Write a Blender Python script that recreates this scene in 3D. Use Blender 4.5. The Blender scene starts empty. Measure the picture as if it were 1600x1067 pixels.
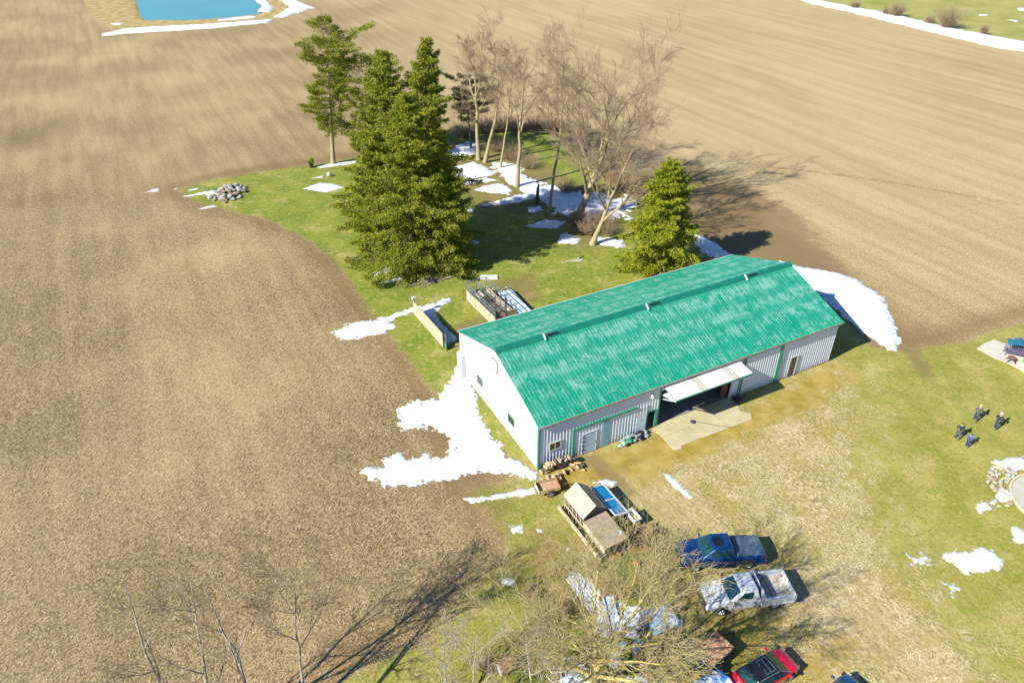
import bpy, bmesh, math, random
import numpy as np
from mathutils import Vector, Matrix
R = math.radians
scn = bpy.context.scene
C = scn.collection
# ------------------------------------------------------------------ camera, sky, sun, exposure
CH, FL, PITCH = 42.0, 1150.0, R(34.21)
cam = bpy.data.cameras.new('camera'); camo = bpy.data.objects.new('camera', cam); C.objects.link(camo)
cam.sensor_width = 36; cam.lens = FL / 1600 * 36; cam.clip_end = 6000; cam.clip_start = .5
camo.location = (0, 0, CH); camo.rotation_euler = (R(90) - PITCH, 0, 0)
scn.camera = camo
AZ, EL = R(-145.5), R(35.6)
SUN = Vector((math.cos(AZ) * math.cos(EL), math.sin(AZ) * math.cos(EL), math.sin(EL)))
w = bpy.data.worlds.new('World'); scn.world = w; w.use_nodes = True
wn = w.node_tree.nodes; wl = w.node_tree.links
sky = wn.new('ShaderNodeTexSky'); sky.sky_type = 'NISHITA'; sky.sun_disc = False
sky.sun_elevation = EL; sky.sun_rotation = R(90) - AZ; sky.air_density = 1.0; sky.dust_density = 0.0; sky.ozone_density = 8.0
wl.new(sky.outputs[0], wn['Background'].inputs[0]); wn['Background'].inputs[1].default_value = 0.085
sl = bpy.data.lights.new('sun', 'SUN'); so = bpy.data.objects.new('sun', sl); C.objects.link(so)
sl.energy = 5.0; sl.angle = R(.5); sl.color = (1, .955, .87); so.rotation_euler = SUN.to_track_quat('Z', 'Y').to_euler()
scn.view_settings.view_transform = 'Standard'; scn.view_settings.look = 'None'
scn.view_settings.exposure = 1.0; scn.view_settings.gamma = 1
# ------------------------------------------------------------------ pixel ray -> place on the ground
_cp, _sp = math.cos(PITCH), math.sin(PITCH)
def G(px, py, z=0.0):
    dx = px - 800; dy = py - 533.5
    d = (dx, FL * _cp - dy * _sp, -FL * _sp - dy * _cp)
    t = (z - CH) / d[2]
    return Vector((d[0] * t, d[1] * t, z))
def pix(P):
    x, y, z = P[0], P[1], P[2] - CH
    dep = y * _cp - z * _sp
    return 800 + FL * x / dep, 533.5 - FL * (y * _sp + z * _cp) / dep
def height_at(base, py):
    lo, hi = 0.0, 38.0
    for _ in range(40):
        m = (lo + hi) / 2
        if pix(base + Vector((0, 0, m)))[1] > py: lo = m
        else: hi = m
    return lo
def top_point(base, px, py):
    h = height_at(base, py); q = base + Vector((0, 0, h))
    q.x += (px - pix(q)[0]) * (q.y * _cp + (CH - q.z) * _sp) / FL
    return q
def xf(loc, rz=0): return Matrix.Translation(loc) @ Matrix.Rotation(rz, 4, 'Z')
# ------------------------------------------------------------------ tags
def thing(name, label, cat, loc=(0, 0, 0), rz=0, group=None):
    o = bpy.data.objects.new(name, None); C.objects.link(o); o.empty_display_size = .3
    o.location = loc; o.rotation_euler = (0, 0, rz); o['label'] = label; o['category'] = cat
    if group: o['group'] = group
    return o
def tag(o, label=None, cat=None, group=None, kind=None):
    if label: o['label'] = label
    if cat: o['category'] = cat
    if group: o['group'] = group
    if kind: o['kind'] = kind
    return o
# ------------------------------------------------------------------ mesh collector
class MB:
    def __init__(s): s.v = []; s.f = []; s.m = Matrix.Identity(4); s.mi = []; s.cur = 0
    def add(s, vs, fs):
        n = len(s.v); s.v += [tuple(s.m @ Vector(v)) for v in vs]
        s.f += [tuple(i + n for i in f) for f in fs]; s.mi += [s.cur] * len(fs)
    def box(s, x0, x1, y0, y1, z0, z1):
        s.add([(x0,y0,z0),(x1,y0,z0),(x1,y1,z0),(x0,y1,z0),(x0,y0,z1),(x1,y0,z1),(x1,y1,z1),(x0,y1,z1)],
              [(0,3,2,1),(4,5,6,7),(0,1,5,4),(1,2,6,5),(2,3,7,6),(3,0,4,7)])
    def bar(s, a, b, w, h=None):           # rectangular bar between two points
        h = h or w; a = Vector(a); b = Vector(b); d = (b - a).normalized()
        up = Vector((0,0,1)) if abs(d.z) < .95 else Vector((1,0,0))
        x = d.cross(up).normalized() * w / 2; y = x.cross(d).normalized() * h / 2
        s.add([a-x-y, a+x-y, a+x+y, a-x+y, b-x-y, b+x-y, b+x+y, b-x+y],
              [(0,1,2,3),(7,6,5,4),(0,4,5,1),(1,5,6,2),(2,6,7,3),(3,7,4,0)])
    def tube(s, pts, rad, k=8, cap=True):
        pts = [Vector(p) for p in pts]; n = len(pts)
        if not hasattr(rad, '__len__'): rad = [rad] * n
        vs = []; px = None
        for i, p in enumerate(pts):
            d = (pts[min(i+1, n-1)] - pts[max(i-1, 0)]).normalized()
            if px is None:
                up = Vector((0,0,1)) if abs(d.z) < .9 else Vector((1,0,0)); px = d.cross(up).normalized()
            else: px = (px - d * px.dot(d)).normalized()
            y = d.cross(px)
            for j in range(k):
                a = 2 * math.pi * j / k; vs.append(p + (px * math.cos(a) + y * math.sin(a)) * rad[i])
        fs = [(i*k+j, i*k+(j+1) % k, (i+1)*k+(j+1) % k, (i+1)*k+j) for i in range(n-1) for j in range(k)]
        if cap: fs += [tuple(range(k))[::-1], tuple(range((n-1)*k, n*k))]
        s.add(vs, fs)
    def lathe(s, prof, k=24, axis='z', c=(0,0,0)):   # prof: (radius, along)
        vs = []
        for r, z in prof:
            for j in range(k):
                a = 2*math.pi*j/k; u, v_ = r*math.cos(a), r*math.sin(a)
                p = (u, v_, z) if axis == 'z' else ((u, z, v_) if axis == 'y' else (z, u, v_))
                vs.append((p[0]+c[0], p[1]+c[1], p[2]+c[2]))
        n = len(prof)
        fs = [(i*k+j, i*k+(j+1) % k, (i+1)*k+(j+1) % k, (i+1)*k+j) for i in range(n-1) for j in range(k)]
        s.add(vs, fs)
    def grid(s, P):                         # P: 2-D list of points
        n, m = len(P), len(P[0])
        s.add([p for r in P for p in r], [(i*m+j, i*m+j+1, (i+1)*m+j+1, (i+1)*m+j) for i in range(n-1) for j in range(m-1)])
    def blob(s, c, r, seed=0, k=8, n=6):    # uneven rounded lump
        rn = random.Random(seed); ph = [rn.uniform(0, 6.3) for _ in range(6)]
        vs = []
        for i in range(n+1):
            t = math.pi * i / n
            for j in range(k):
                a = 2*math.pi*j/k
                q = 1 + .18*math.sin(2*a+ph[0])*math.sin(t) + .12*math.sin(3*a+ph[1]+t*2) * math.sin(t) + .1*math.cos(2*t+ph[2])
                vs.append((c[0]+r[0]*q*math.sin(t)*math.cos(a), c[1]+r[1]*q*math.sin(t)*math.sin(a), c[2]+r[2]*q*math.cos(t)))
        s.add(vs, [(i*k+j, i*k+(j+1) % k, (i+1)*k+(j+1) % k, (i+1)*k+j) for i in range(n) for j in range(k)])
    def build(s, name, mat, parent=None, smooth=False, bevel=0, fixn=True):
        me = bpy.data.meshes.new(name); me.from_pydata(s.v, [], s.f)
        mats = mat if isinstance(mat, (list, tuple)) else [mat]
        for m in mats: me.materials.append(m)
        if len(mats) > 1: me.polygons.foreach_set('material_index', s.mi)
        if fixn:
            bm = bmesh.new(); bm.from_mesh(me); bmesh.ops.remove_doubles(bm, verts=bm.verts, dist=1e-5)
            bmesh.ops.recalc_face_normals(bm, faces=bm.faces); bm.to_mesh(me); bm.free()
        if smooth:
            me.polygons.foreach_set('use_smooth', [True] * len(me.polygons))
            try: me.set_sharp_from_angle(angle=R(smooth if smooth > 1 else 40))
            except Exception: pass
        o = bpy.data.objects.new(name, me); C.objects.link(o)
        if parent: o.parent = parent
        if bevel:
            b = o.modifiers.new('bevel', 'BEVEL'); b.width = bevel; b.segments = 2; b.limit_method = 'ANGLE'
        return o
def np_mesh(name, V, F, mat, parent=None, smooth=False):
    """V (n,3) float array, F (m,k) int array of equal-sized faces"""
    me = bpy.data.meshes.new(name); n, k = F.shape
    me.vertices.add(len(V)); me.vertices.foreach_set('co', np.asarray(V, np.float32).ravel())
    me.loops.add(n * k); me.loops.foreach_set('vertex_index', F.astype(np.int32).ravel())
    me.polygons.add(n); me.polygons.foreach_set('loop_start', np.arange(0, n*k, k, dtype=np.int32))
    me.polygons.foreach_set('loop_total', np.full(n, k, np.int32))
    if smooth: me.polygons.foreach_set('use_smooth', np.ones(n, bool))
    me.update(calc_edges=True); me.validate()
    me.materials.append(mat)
    o = bpy.data.objects.new(name, me); C.objects.link(o)
    if parent: o.parent = parent
    return o
# ------------------------------------------------------------------ node helpers
class NT:
    def __init__(s, name):
        s.mat = bpy.data.materials.new(name); s.mat.use_nodes = True; s.t = s.mat.node_tree
        s.b = s.t.nodes['Principled BSDF']; s._c = {}
    def n(s, typ, **kw):
        nd = s.t.nodes.new('ShaderNode' + typ)
        for k, v in kw.items():
            if k.startswith('i_'):
                key = k[2:]; key = int(key) if key.isdigit() else key.replace('_', ' ')
                s.set(nd.inputs[key], v)
            else: setattr(nd, k, v)
        return nd
    def set(s, inp, v):
        if isinstance(v, bpy.types.NodeSocket): s.t.links.new(v, inp)
        elif isinstance(v, (tuple, list)) and len(v) == 3 and inp.type == 'RGBA': inp.default_value = (*v, 1)
        else: inp.default_value = v
    def pos(s):
        if 'p' not in s._c: s._c['p'] = s.n('TexCoord').outputs['Object']
        return s._c['p']
    def world(s):
        if 'w' not in s._c: s._c['w'] = s.n('NewGeometry').outputs['Position']
        return s._c['w']
    def math(s, op, a, b=0.0, c=0.0, clamp=False):
        nd = s.n('Math', operation=op, use_clamp=clamp); s.set(nd.inputs[0], a); s.set(nd.inputs[1], b); s.set(nd.inputs[2], c); return nd.outputs[0]
    def noise(s, scale, detail=3, rough=.55, vec=None, dist=0):
        nd = s.n('TexNoise'); s.set(nd.inputs['Vector'], vec or s.pos()); nd.inputs['Scale'].default_value = scale
        nd.inputs['Detail'].default_value = detail; nd.inputs['Roughness'].default_value = rough; nd.inputs['Distortion'].default_value = dist
        return nd.outputs[0]
    def ramp(s, f, lo, hi):
        nd = s.n('MapRange', clamp=True); s.set(nd.inputs[0], f); s.set(nd.inputs[1], lo); s.set(nd.inputs[2], hi); return nd.outputs[0]
    def mix(s, f, a, b, mode='MIX'):
        nd = s.n('Mix', data_type='RGBA', blend_type=mode); s.set(nd.inputs[0], f); s.set(nd.inputs[6], a); s.set(nd.inputs[7], b); return nd.outputs[2]
    def mapping(s, rot=(0,0,0), scale=(1,1,1), vec=None, loc=(0,0,0)):
        nd = s.n('Mapping'); s.set(nd.inputs[0], vec or s.pos()); nd.inputs['Rotation'].default_value = rot
        n2 = s.n('Mapping'); s.set(n2.inputs[0], nd.outputs[0]); n2.inputs['Scale'].default_value = scale; n2.inputs['Location'].default_value = loc
        return n2.outputs[0]
    def bump(s, h, strength=.5, dist=.05):
        nd = s.n('Bump'); nd.inputs['Strength'].default_value = strength; nd.inputs['Distance'].default_value = dist; s.set(nd.inputs['Height'], h)
        s.t.links.new(nd.outputs[0], s.b.inputs['Normal'])
    def out(s, col, rough=.8, metal=0, spec=None):
        s.set(s.b.inputs['Base Color'], col); s.set(s.b.inputs['Roughness'], rough); s.set(s.b.inputs['Metallic'], metal)
        if spec is not None: s.b.inputs['Specular IOR Level'].default_value = spec
        return s.mat
_mats = {}
def M(name, col, col2=None, rough=.7, scale=3.0, metal=0, bump=0.0, coat=0, spec=None, thr=(.4, .65)):
    if name in _mats: return _mats[name]
    t = NT(name); c2 = col2 or tuple(c * .72 for c in col)
    nz = t.ramp(t.noise(scale, 5, .6), *thr)
    t.out(t.mix(nz, col, c2), rough, metal, spec)
    if bump: t.bump(t.noise(scale * 4, 4), .5, bump)
    if coat: t.b.inputs['Coat Weight'].default_value = coat; t.b.inputs['Coat Roughness'].default_value = .05
    _mats[name] = t.mat; return t.mat
# ------------------------------------------------------------------ polygon distance (numpy), world metres
def poly_px(pts): return np.array([tuple(G(*p))[:2] for p in pts])
def sdf(X, Y, P):          # positive inside
    d2 = np.full(X.shape, 1e18); ins = np.zeros(X.shape, bool)
    n = len(P)
    for i in range(n):
        ax, ay = P[i]; bx, by = P[(i+1) % n]; ex, ey = bx-ax, by-ay
        t = np.clip(((X-ax)*ex + (Y-ay)*ey) / (ex*ex+ey*ey+1e-12), 0, 1)
        d2 = np.minimum(d2, (X-ax-t*ex)**2 + (Y-ay-t*ey)**2)
        c = ((ay > Y) != (by > Y)) & (X < (bx-ax) * (Y-ay) / (by-ay+1e-12) + ax)
        ins ^= c
    return np.where(ins, 1, -1) * np.sqrt(d2)
_rng = np.random.RandomState(7)
_tab = _rng.rand(256, 256)
def vnoise(X, Y, s):       # value noise 0..1
    x = X*s; y = Y*s; xi = np.floor(x).astype(int); yi = np.floor(y).astype(int); fx = x-xi; fy = y-yi
    fx = fx*fx*(3-2*fx); fy = fy*fy*(3-2*fy)
    a = _tab[xi & 255, yi & 255]; b = _tab[(xi+1) & 255, yi & 255]; c = _tab[xi & 255, (yi+1) & 255]; d = _tab[(xi+1) & 255, (yi+1) & 255]
    return (a*(1-fx)+b*fx)*(1-fy) + (c*(1-fx)+d*fx)*fy
def fbm(X, Y, s, o=4):
    r = 0; a = .5; t = 0
    for k in range(o): r = r + a*vnoise(X+13.7*k, Y+7.3*k, s*2**k); t += a; a *= .55
    return r / t
# ------------------------------------------------------------------ ground zones (photo outlines put on the ground)
LAWN = poly_px([(283,296),(330,282),(400,270),(500,257),(560,246),(640,228),(700,213),(760,206),(880,205),(905,235),(925,270),(960,296),(1010,318),(1080,352),(1110,382),(1180,440),
    (1316,500),(1360,543),(1400,549),(1440,545),(1500,538),(1560,515),(1640,495),(1900,700),(1900,1300),(560,1300),(520,1080),(548,1058),(600,1035),(660,1012),(700,975),(735,935),(770,900),(800,866),(790,822),(752,790),(730,768),(838,742),
    (715,650),(670,600),(620,537),(580,490),(556,450),(528,410),(480,374),(420,344),(350,327),(300,312)])
DRY = poly_px([(838,746),(1000,692),(1180,640),(1300,572),(1335,600),(1362,660),(1345,720),(1368,790),(1440,900),(1520,1000),(1640,1150),(1100,1150),(1150,1000),(1090,880),(1040,830),(960,762),(890,760)])
OLIVE = poly_px([(838,744),(1010,690),(1180,640),(1240,600),(1300,570),(1322,590),(1270,640),(1180,668),(1100,720),(1040,735),(1010,762),(960,745),(890,765),(860,775)])
DIRT = poly_px([(960,770),(1040,738),(1085,745),(1110,800),(1180,880),(1260,890),(1330,880),(1420,960),(1560,1100),(1420,1100),(1330,1000),(1240,960),(1160,900),(1050,830)])
OLIVE2 = poly_px([(1040,845),(1070,900),(1090,960),(1250,950),(1290,1000),(1280,1120),(1050,1120),(1000,1020),(1000,900)])
WEED = poly_px([(740,925),(780,890),(810,850),(840,830),(880,840),(900,800),(1040,840),(1060,900),(1090,1000),(1080,1120),(800,1120),(780,1050),(850,1000),(820,960)])
MEADOW = poly_px([(1236,-6),(1330,11),(1400,28),(1480,48),(1600,72),(1900,140),(2400,-100),(1700,-180),(1000,-150)])
BANK = poly_px([(140,20),(175,48),(330,40),(425,32),(450,10),(430,-20),(480,-80),(160,-90),(120,-20)])
WATER = poly_px([(213,-10),(222,24),(232,31),(330,29),(405,21),(414,13),(395,0),(400,-60),(215,-70)])
MUD = [(poly_px([(1283,892),(1340,945),(1400,1010),(1450,1067),(1500,1130),(1510,1130),(1459,1067),(1408,1005),(1348,940),(1291,888)]), .8), (poly_px([(1335,884),(1400,945),(1460,1010),(1510,1067),(1518,1067),(1468,1005),(1408,940),(1343,880)]), .8), (poly_px([(1010,770),(1060,800),(1120,860),(1126,856),(1066,795),(1016,766)]), .8), (poly_px([(690,222),(760,215),(830,235),(900,285),(1000,318),(990,345),(930,395),(880,385),(820,340),(740,320),(690,290)]), 7.), (poly_px([(760,440),(835,425),(850,470),(800,480)]), 4.), (poly_px([(1150,252),(1350,276),(1600,318),(1800,360),(1800,366),(1600,324),(1350,281),(1150,257)]), .8), (poly_px([(1405,540),(1440,545),(1465,590),(1440,600),(1420,570)]), 2.), (poly_px([(1070,300),(1150,280),(1250,330),(1330,420),(1400,500),(1420,540),(1380,500),(1300,440),(1200,415),(1110,380)]), 8.),
       (poly_px([(720,213),(760,205),(870,206),(900,230),(1000,300),(1080,350),(1100,340),(1010,270),(930,200),(800,190)]), 5.),
       (poly_px([(620,690),(700,620),(800,760),(800,830),(680,800),(600,740)]), 7.),
       (poly_px([(690,520),(715,505),(760,490),(768,505),(720,535)]), 1.5),
       (poly_px([(930,700),(1000,770),(985,780),(900,720)]), 1.5)]
FR = poly_px([(700,215),(640,-40),(800,-150),(2400,-150),(2200,700),(1316,500),(1080,350),(900,230)])
SOFTEDGE = poly_px([(850,200),(1000,230),(1100,260),(1180,300),(1260,380),(1330,430),(1450,520),(1500,545),(1400,560),(1316,510),(1100,390),(960,300),(880,235)])
def ramp01(d, w_): return np.clip(.5 + d / w_, 0, 1)
def steps(a, b, s):
    n = max(1, int(round((b-a)/s))); return list(np.linspace(a, b, n, endpoint=False))
gx = [-3500, -1800, -900, -500, -330] + steps(-250, -198, 10) + steps(-198, -66, 1.5) + steps(-66, 66, .4) + steps(66, 198, 1.5) + steps(198, 260, 10) + [330, 500, 900, 1800, 3500]
gy = [-1500, -500, -150, -60, -20, 0] + steps(8, 14, 2) + steps(14, 126, .4) + steps(126, 306, 1.5) + steps(306, 400, 12) + [450, 600, 900, 1500, 2600, 4500]
GX, GY = np.meshgrid(np.array(gx, float), np.array(gy, float))
sL = sdf(GX, GY, LAWN); sDry = sdf(GX, GY, DRY); sO = np.maximum(sdf(GX, GY, OLIVE), sdf(GX, GY, OLIVE2)); sDi = sdf(GX, GY, DIRT)
sW = sdf(GX, GY, WEED); sM = sdf(GX, GY, MEADOW); sB = sdf(GX, GY, BANK); sWa = sdf(GX, GY, WATER)
mud = np.zeros_like(GX)
for P, w_ in MUD: mud = np.maximum(mud, ramp01(sdf(GX, GY, P), w_) * (.62 if w_ == .8 else 1))
lawn_w = ramp01(sL, 4); dry_w = ramp01(sDry, 12); oli_w = ramp01(sO, 4); dirt_w = ramp01(sDi, 8); weed_w = ramp01(sW, 4)
mea_w = ramp01(sM, 2); bank_w = ramp01(sB, 3); fr = ramp01(sdf(GX, GY, FR), 30); soft = ramp01(sdf(GX, GY, SOFTEDGE), 14)
# bare track along the lawn's edge
edge = np.exp(-((sL + 1.6) / 1.6)**2)
Z = np.zeros_like(GX)
Z -= 1.3 * np.clip(sWa / 3.0 + .35, 0, 1)
zone = np.zeros(GX.shape, int)                        # 0 field 1 lawn 2 yard 3 meadow 4 pond bank
nz = (fbm(GX, GY, .35) - .5) * 3
zone[sL + nz*.5 > 0] = 1
zone[(sL > 0) & ((sDry + nz > 0) | (sO > 0))] = 2
zone[sM > 0] = 3; zone[sB > 0] = 4
def ground_material():
    t = NT('ground'); p = t.world()
    a1 = t.n('Attribute', attribute_name='zoneA'); a2 = t.n('Attribute', attribute_name='zoneB'); a3 = t.n('Attribute', attribute_name='zoneC')
    s1 = t.n('SeparateColor'); t.set(s1.inputs[0], a1.outputs['Color']); s2 = t.n('SeparateColor'); t.set(s2.inputs[0], a2.outputs['Color']); s3 = t.n('SeparateColor'); t.set(s3.inputs[0], a3.outputs['Color'])
    lawn, dry, oli = s1.outputs; dirt, mudw, weed = s2.outputs; mea, frw, sft = s3.outputs
    bankw, edgew = a1.outputs['Alpha'], a2.outputs['Alpha']
    N = lambda sc, d=3, r=.55, v=None: t.noise(sc, d, r, v or p)
    big = N(.045, 3); med = N(.3, 4); fine = N(2.2, 4, .65); vf = N(7, 3, .7)
    # --- field: straw flecks on dark soil, drawn out along the drilling rows
    vl = t.mapping((0, 0, R(62)), (.10, 1.2, 1), p); vr = t.mapping((0, 0, R(62)), (.05, .9, 1), p)
    fl1 = t.noise(7.5, 4, .7, t.mapping((0, 0, R(20)), (1.0, .45, 1), p), .8); fl2 = t.noise(12, 2, .6, t.mapping((0, 0, R(-40)), (1, .5, 1), p), .6)
    fleck = t.math('MAXIMUM', t.ramp(fl1, .49, .56), t.ramp(fl2, .56, .62))
    rowl = t.noise(.5, 4, .6, vl); rowr = t.noise(.45, 4, .6, vr)
    row = t.n('Mix', data_type='FLOAT'); t.set(row.inputs[0], frw); t.set(row.inputs[2], rowl); t.set(row.inputs[3], rowr); row = t.ramp(row.outputs[0], .36, .66)
    soil = t.mix(t.ramp(fine, .35, .65), (.060, .041, .017), (.140, .098, .044))
    straw = t.mix(vf, (.56, .42, .22), (.35, .26, .125))
    amt = t.math('ADD', t.math('MULTIPLY', fleck, .62), t.math('SUBTRACT', t.math('MULTIPLY', row, .24), .02), clamp=True)
    amt = t.math('ADD', amt, t.math('MULTIPLY', t.math('SUBTRACT', big, .52), 1.5), clamp=True)
    field = t.mix(amt, soil, straw)
    farsoil = t.mix(t.ramp(t.math('ADD', t.math('MULTIPLY', fleck, .5), t.math('ADD', .12, t.math('MULTIPLY', row, .26))), .1, .8), (.235, .172, .08), (.46, .355, .19))
    dist = t.n('SeparateXYZ'); t.set(dist.inputs[0], p); fy = t.ramp(dist.outputs[1], 70, 190)
    field = t.mix(t.math('MULTIPLY', fy, .45), field, t.mix(row, (.30, .222, .11), (.38, .29, .15)))
    field = t.mix(frw, field, farsoil)
    field = t.mix(t.math('MULTIPLY', t.ramp(t.noise(.022, 4, .6, p), .42, .66), .25), field, (.42, .33, .18))
    brown = t.mix(fine, (.165, .105, .045), (.235, .160, .080))
    sfm = t.ramp(t.math('ADD', sft, t.math('MULTIPLY', t.math('SUBTRACT', med, .5), .8)), .35, .75)
    field = t.mix(t.math('MULTIPLY', sfm, .75), field, brown)
    field = t.mix(t.math('MULTIPLY', edgew, .55), field, (.150, .090, .035))
    # darker damp stripes and headlands
    damp = t.ramp(t.noise(.035, 5, .7, t.mapping((0, 0, R(62)), (.5, 1.6, 1), p)), .52, .70)
    field = t.mix(t.math('MULTIPLY', damp, .24), field, (.115, .085, .035))
    gr = t.ramp(N(.11, 5, .7), .62, .72)
    field = t.mix(t.math('MULTIPLY', gr, .30), field, (.15, .16, .035))
    # --- lawn
    glush = t.mix(t.ramp(med, .38, .62), (.085, .160, .008), (.180, .215, .018)); gdry = t.mix(t.ramp(med, .36, .64), (.185, .200, .020), (.330, .295, .075)); gn = t.mix(a3.outputs['Alpha'], glush, gdry)
    gn = t.mix(t.ramp(fine, .40, .75), gn, (.29, .24, .075))
    pale = t.ramp(t.noise(.22, 5, .7, p), .53, .66)
    gn = t.mix(t.math('MULTIPLY', pale, .7), gn, (.42, .33, .135))
    gn = t.mix(t.math('MULTIPLY', t.ramp(N(3.6, 5, .75), .46, .62), .42), gn, (.085, .095, .012)); gn = t.mix(t.math('MULTIPLY', t.ramp(N(1.1, 5, .75), .54, .66), .4), gn, (.40, .33, .13))
    # --- yard
    tuft = t.noise(4.6, 5, .75, t.mapping((0, 0, R(-30)), (1, .6, 1), p), .5)
    dryc = t.mix(t.ramp(tuft, .40, .62), (.20, .155, .045), (.54, .44, .26))
    dryc = t.mix(t.math('MULTIPLY', t.ramp(t.noise(.35, 4, .6, p), .45, .6), .55), dryc, (.275, .205, .040))
    olic = t.mix(t.ramp(N(.6, 5, .6), .35, .65), (.225, .165, .025), (.35, .26, .075))
    tr = t.noise(.8, 4, .65, t.mapping((0, 0, R(57)), (.10, 1.4, 1), p))
    dirc = t.mix(t.ramp(tr, .38, .62), (.235, .165, .070), (.44, .33, .175))
    weedc = t.mix(t.ramp(tuft, .35, .62), (.110, .082, .022), (.30, .22, .085))
    weedc = t.mix(t.ramp(med, .44, .60), weedc, (.13, .145, .02))
    meac = t.mix(t.ramp(t.noise(.09, 5, .7, p), .35, .65), (.20, .215, .04), (.34, .30, .11))
    bankc = t.mix(t.ramp(t.noise(.5, 5, .6, p), .4, .6), (.26, .20, .07), (.40, .30, .14))
    def blend(base, col, wgt, nzs, amp=.9, lo=.42, hi=.58):
        f = t.ramp(t.math('ADD', wgt, t.math('MULTIPLY', t.math('SUBTRACT', nzs, .5), amp)), lo, hi); return t.mix(f, base, col)
    e1 = N(1.3, 5, .7)
    c = blend(field, gn, lawn, e1, .7)
    c = blend(c, dryc, dry, t.noise(.45, 6, .78, p), 2.2, .25, .75)
    c = blend(c, olic, oli, t.noise(.7, 5, .7, p), 1.3, .3, .7)
    c = t.mix(t.math('MULTIPLY', t.ramp(t.math('ADD', dirt, t.math('MULTIPLY', t.math('SUBTRACT', t.noise(.4, 6, .75, p), .5), 2.4)), .3, 1.1), .7), c, dirc)
    c = blend(c, weedc, weed, e1, 1.2, .3, .7)
    c = blend(c, meac, mea, e1, .3); c = blend(c, bankc, bankw, e1, .4)
    mf = t.ramp(t.math('ADD', mudw, t.math('MULTIPLY', t.math('SUBTRACT', t.noise(.8, 5, .7, p), .5), 1.1)), .4, .75)
    c = t.mix(t.math('MULTIPLY', mf, .62), c, (.16, .11, .052))
    t.out(c, .95, 0, .15)
    t.bump(t.math('ADD', t.math('MULTIPLY', fl1, .6), t.math('MULTIPLY', vf, .4)), .32, .07)
    return t.mat
GM = ground_material()
ny, nx = GX.shape
V = np.stack([GX, GY, Z], -1).reshape(-1, 3)
CA = np.stack([lawn_w, dry_w, oli_w, bank_w], -1).reshape(-1, 4); CB = np.stack([dirt_w, mud, weed_w, edge], -1).reshape(-1, 4); CC = np.stack([mea_w, fr, soft, np.clip((GX*.6 - GY + 62) / 26, 0, 1)], -1).reshape(-1, 4)
ii = (np.arange(ny-1)[:, None]*nx + np.arange(nx-1)[None]).ravel()
F = np.stack([ii, ii+1, ii+nx+1, ii+nx], -1); fz = zone[:-1, :-1].ravel()
for zi, nm in enumerate(['field', 'lawn', 'yard', 'meadow', 'pond_bank']):
    f = F[fz == zi]; u, inv = np.unique(f, return_inverse=True); f = inv.reshape(f.shape)
    o = np_mesh(nm, V[u], f, GM); tag(o, kind='structure')
    for an, arr in (('zoneA', CA), ('zoneB', CB), ('zoneC', CC)):
        at = o.data.attributes.new(an, 'FLOAT_COLOR', 'POINT'); at.data.foreach_set('color', arr[u].astype(np.float32).ravel())
# pond water
t = NT('pond_water'); t.out(t.mix(t.ramp(t.noise(.05, 3), .3, .7), (.045, .21, .21), (.065, .26, .25)), .12); t.bump(t.noise(1.2, 3), .25, .05)
m = MB(); wp = [G(*p) for p in [(200,-10),(212,26),(228,36),(330,34),(410,26),(424,13),(405,-4),(415,-70),(200,-80)]]
m.add([(p.x, p.y, -.28) for p in wp], [tuple(range(len(wp)))]); tag(m.build('pond_water', t.mat, fixn=False), kind='structure')
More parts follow.
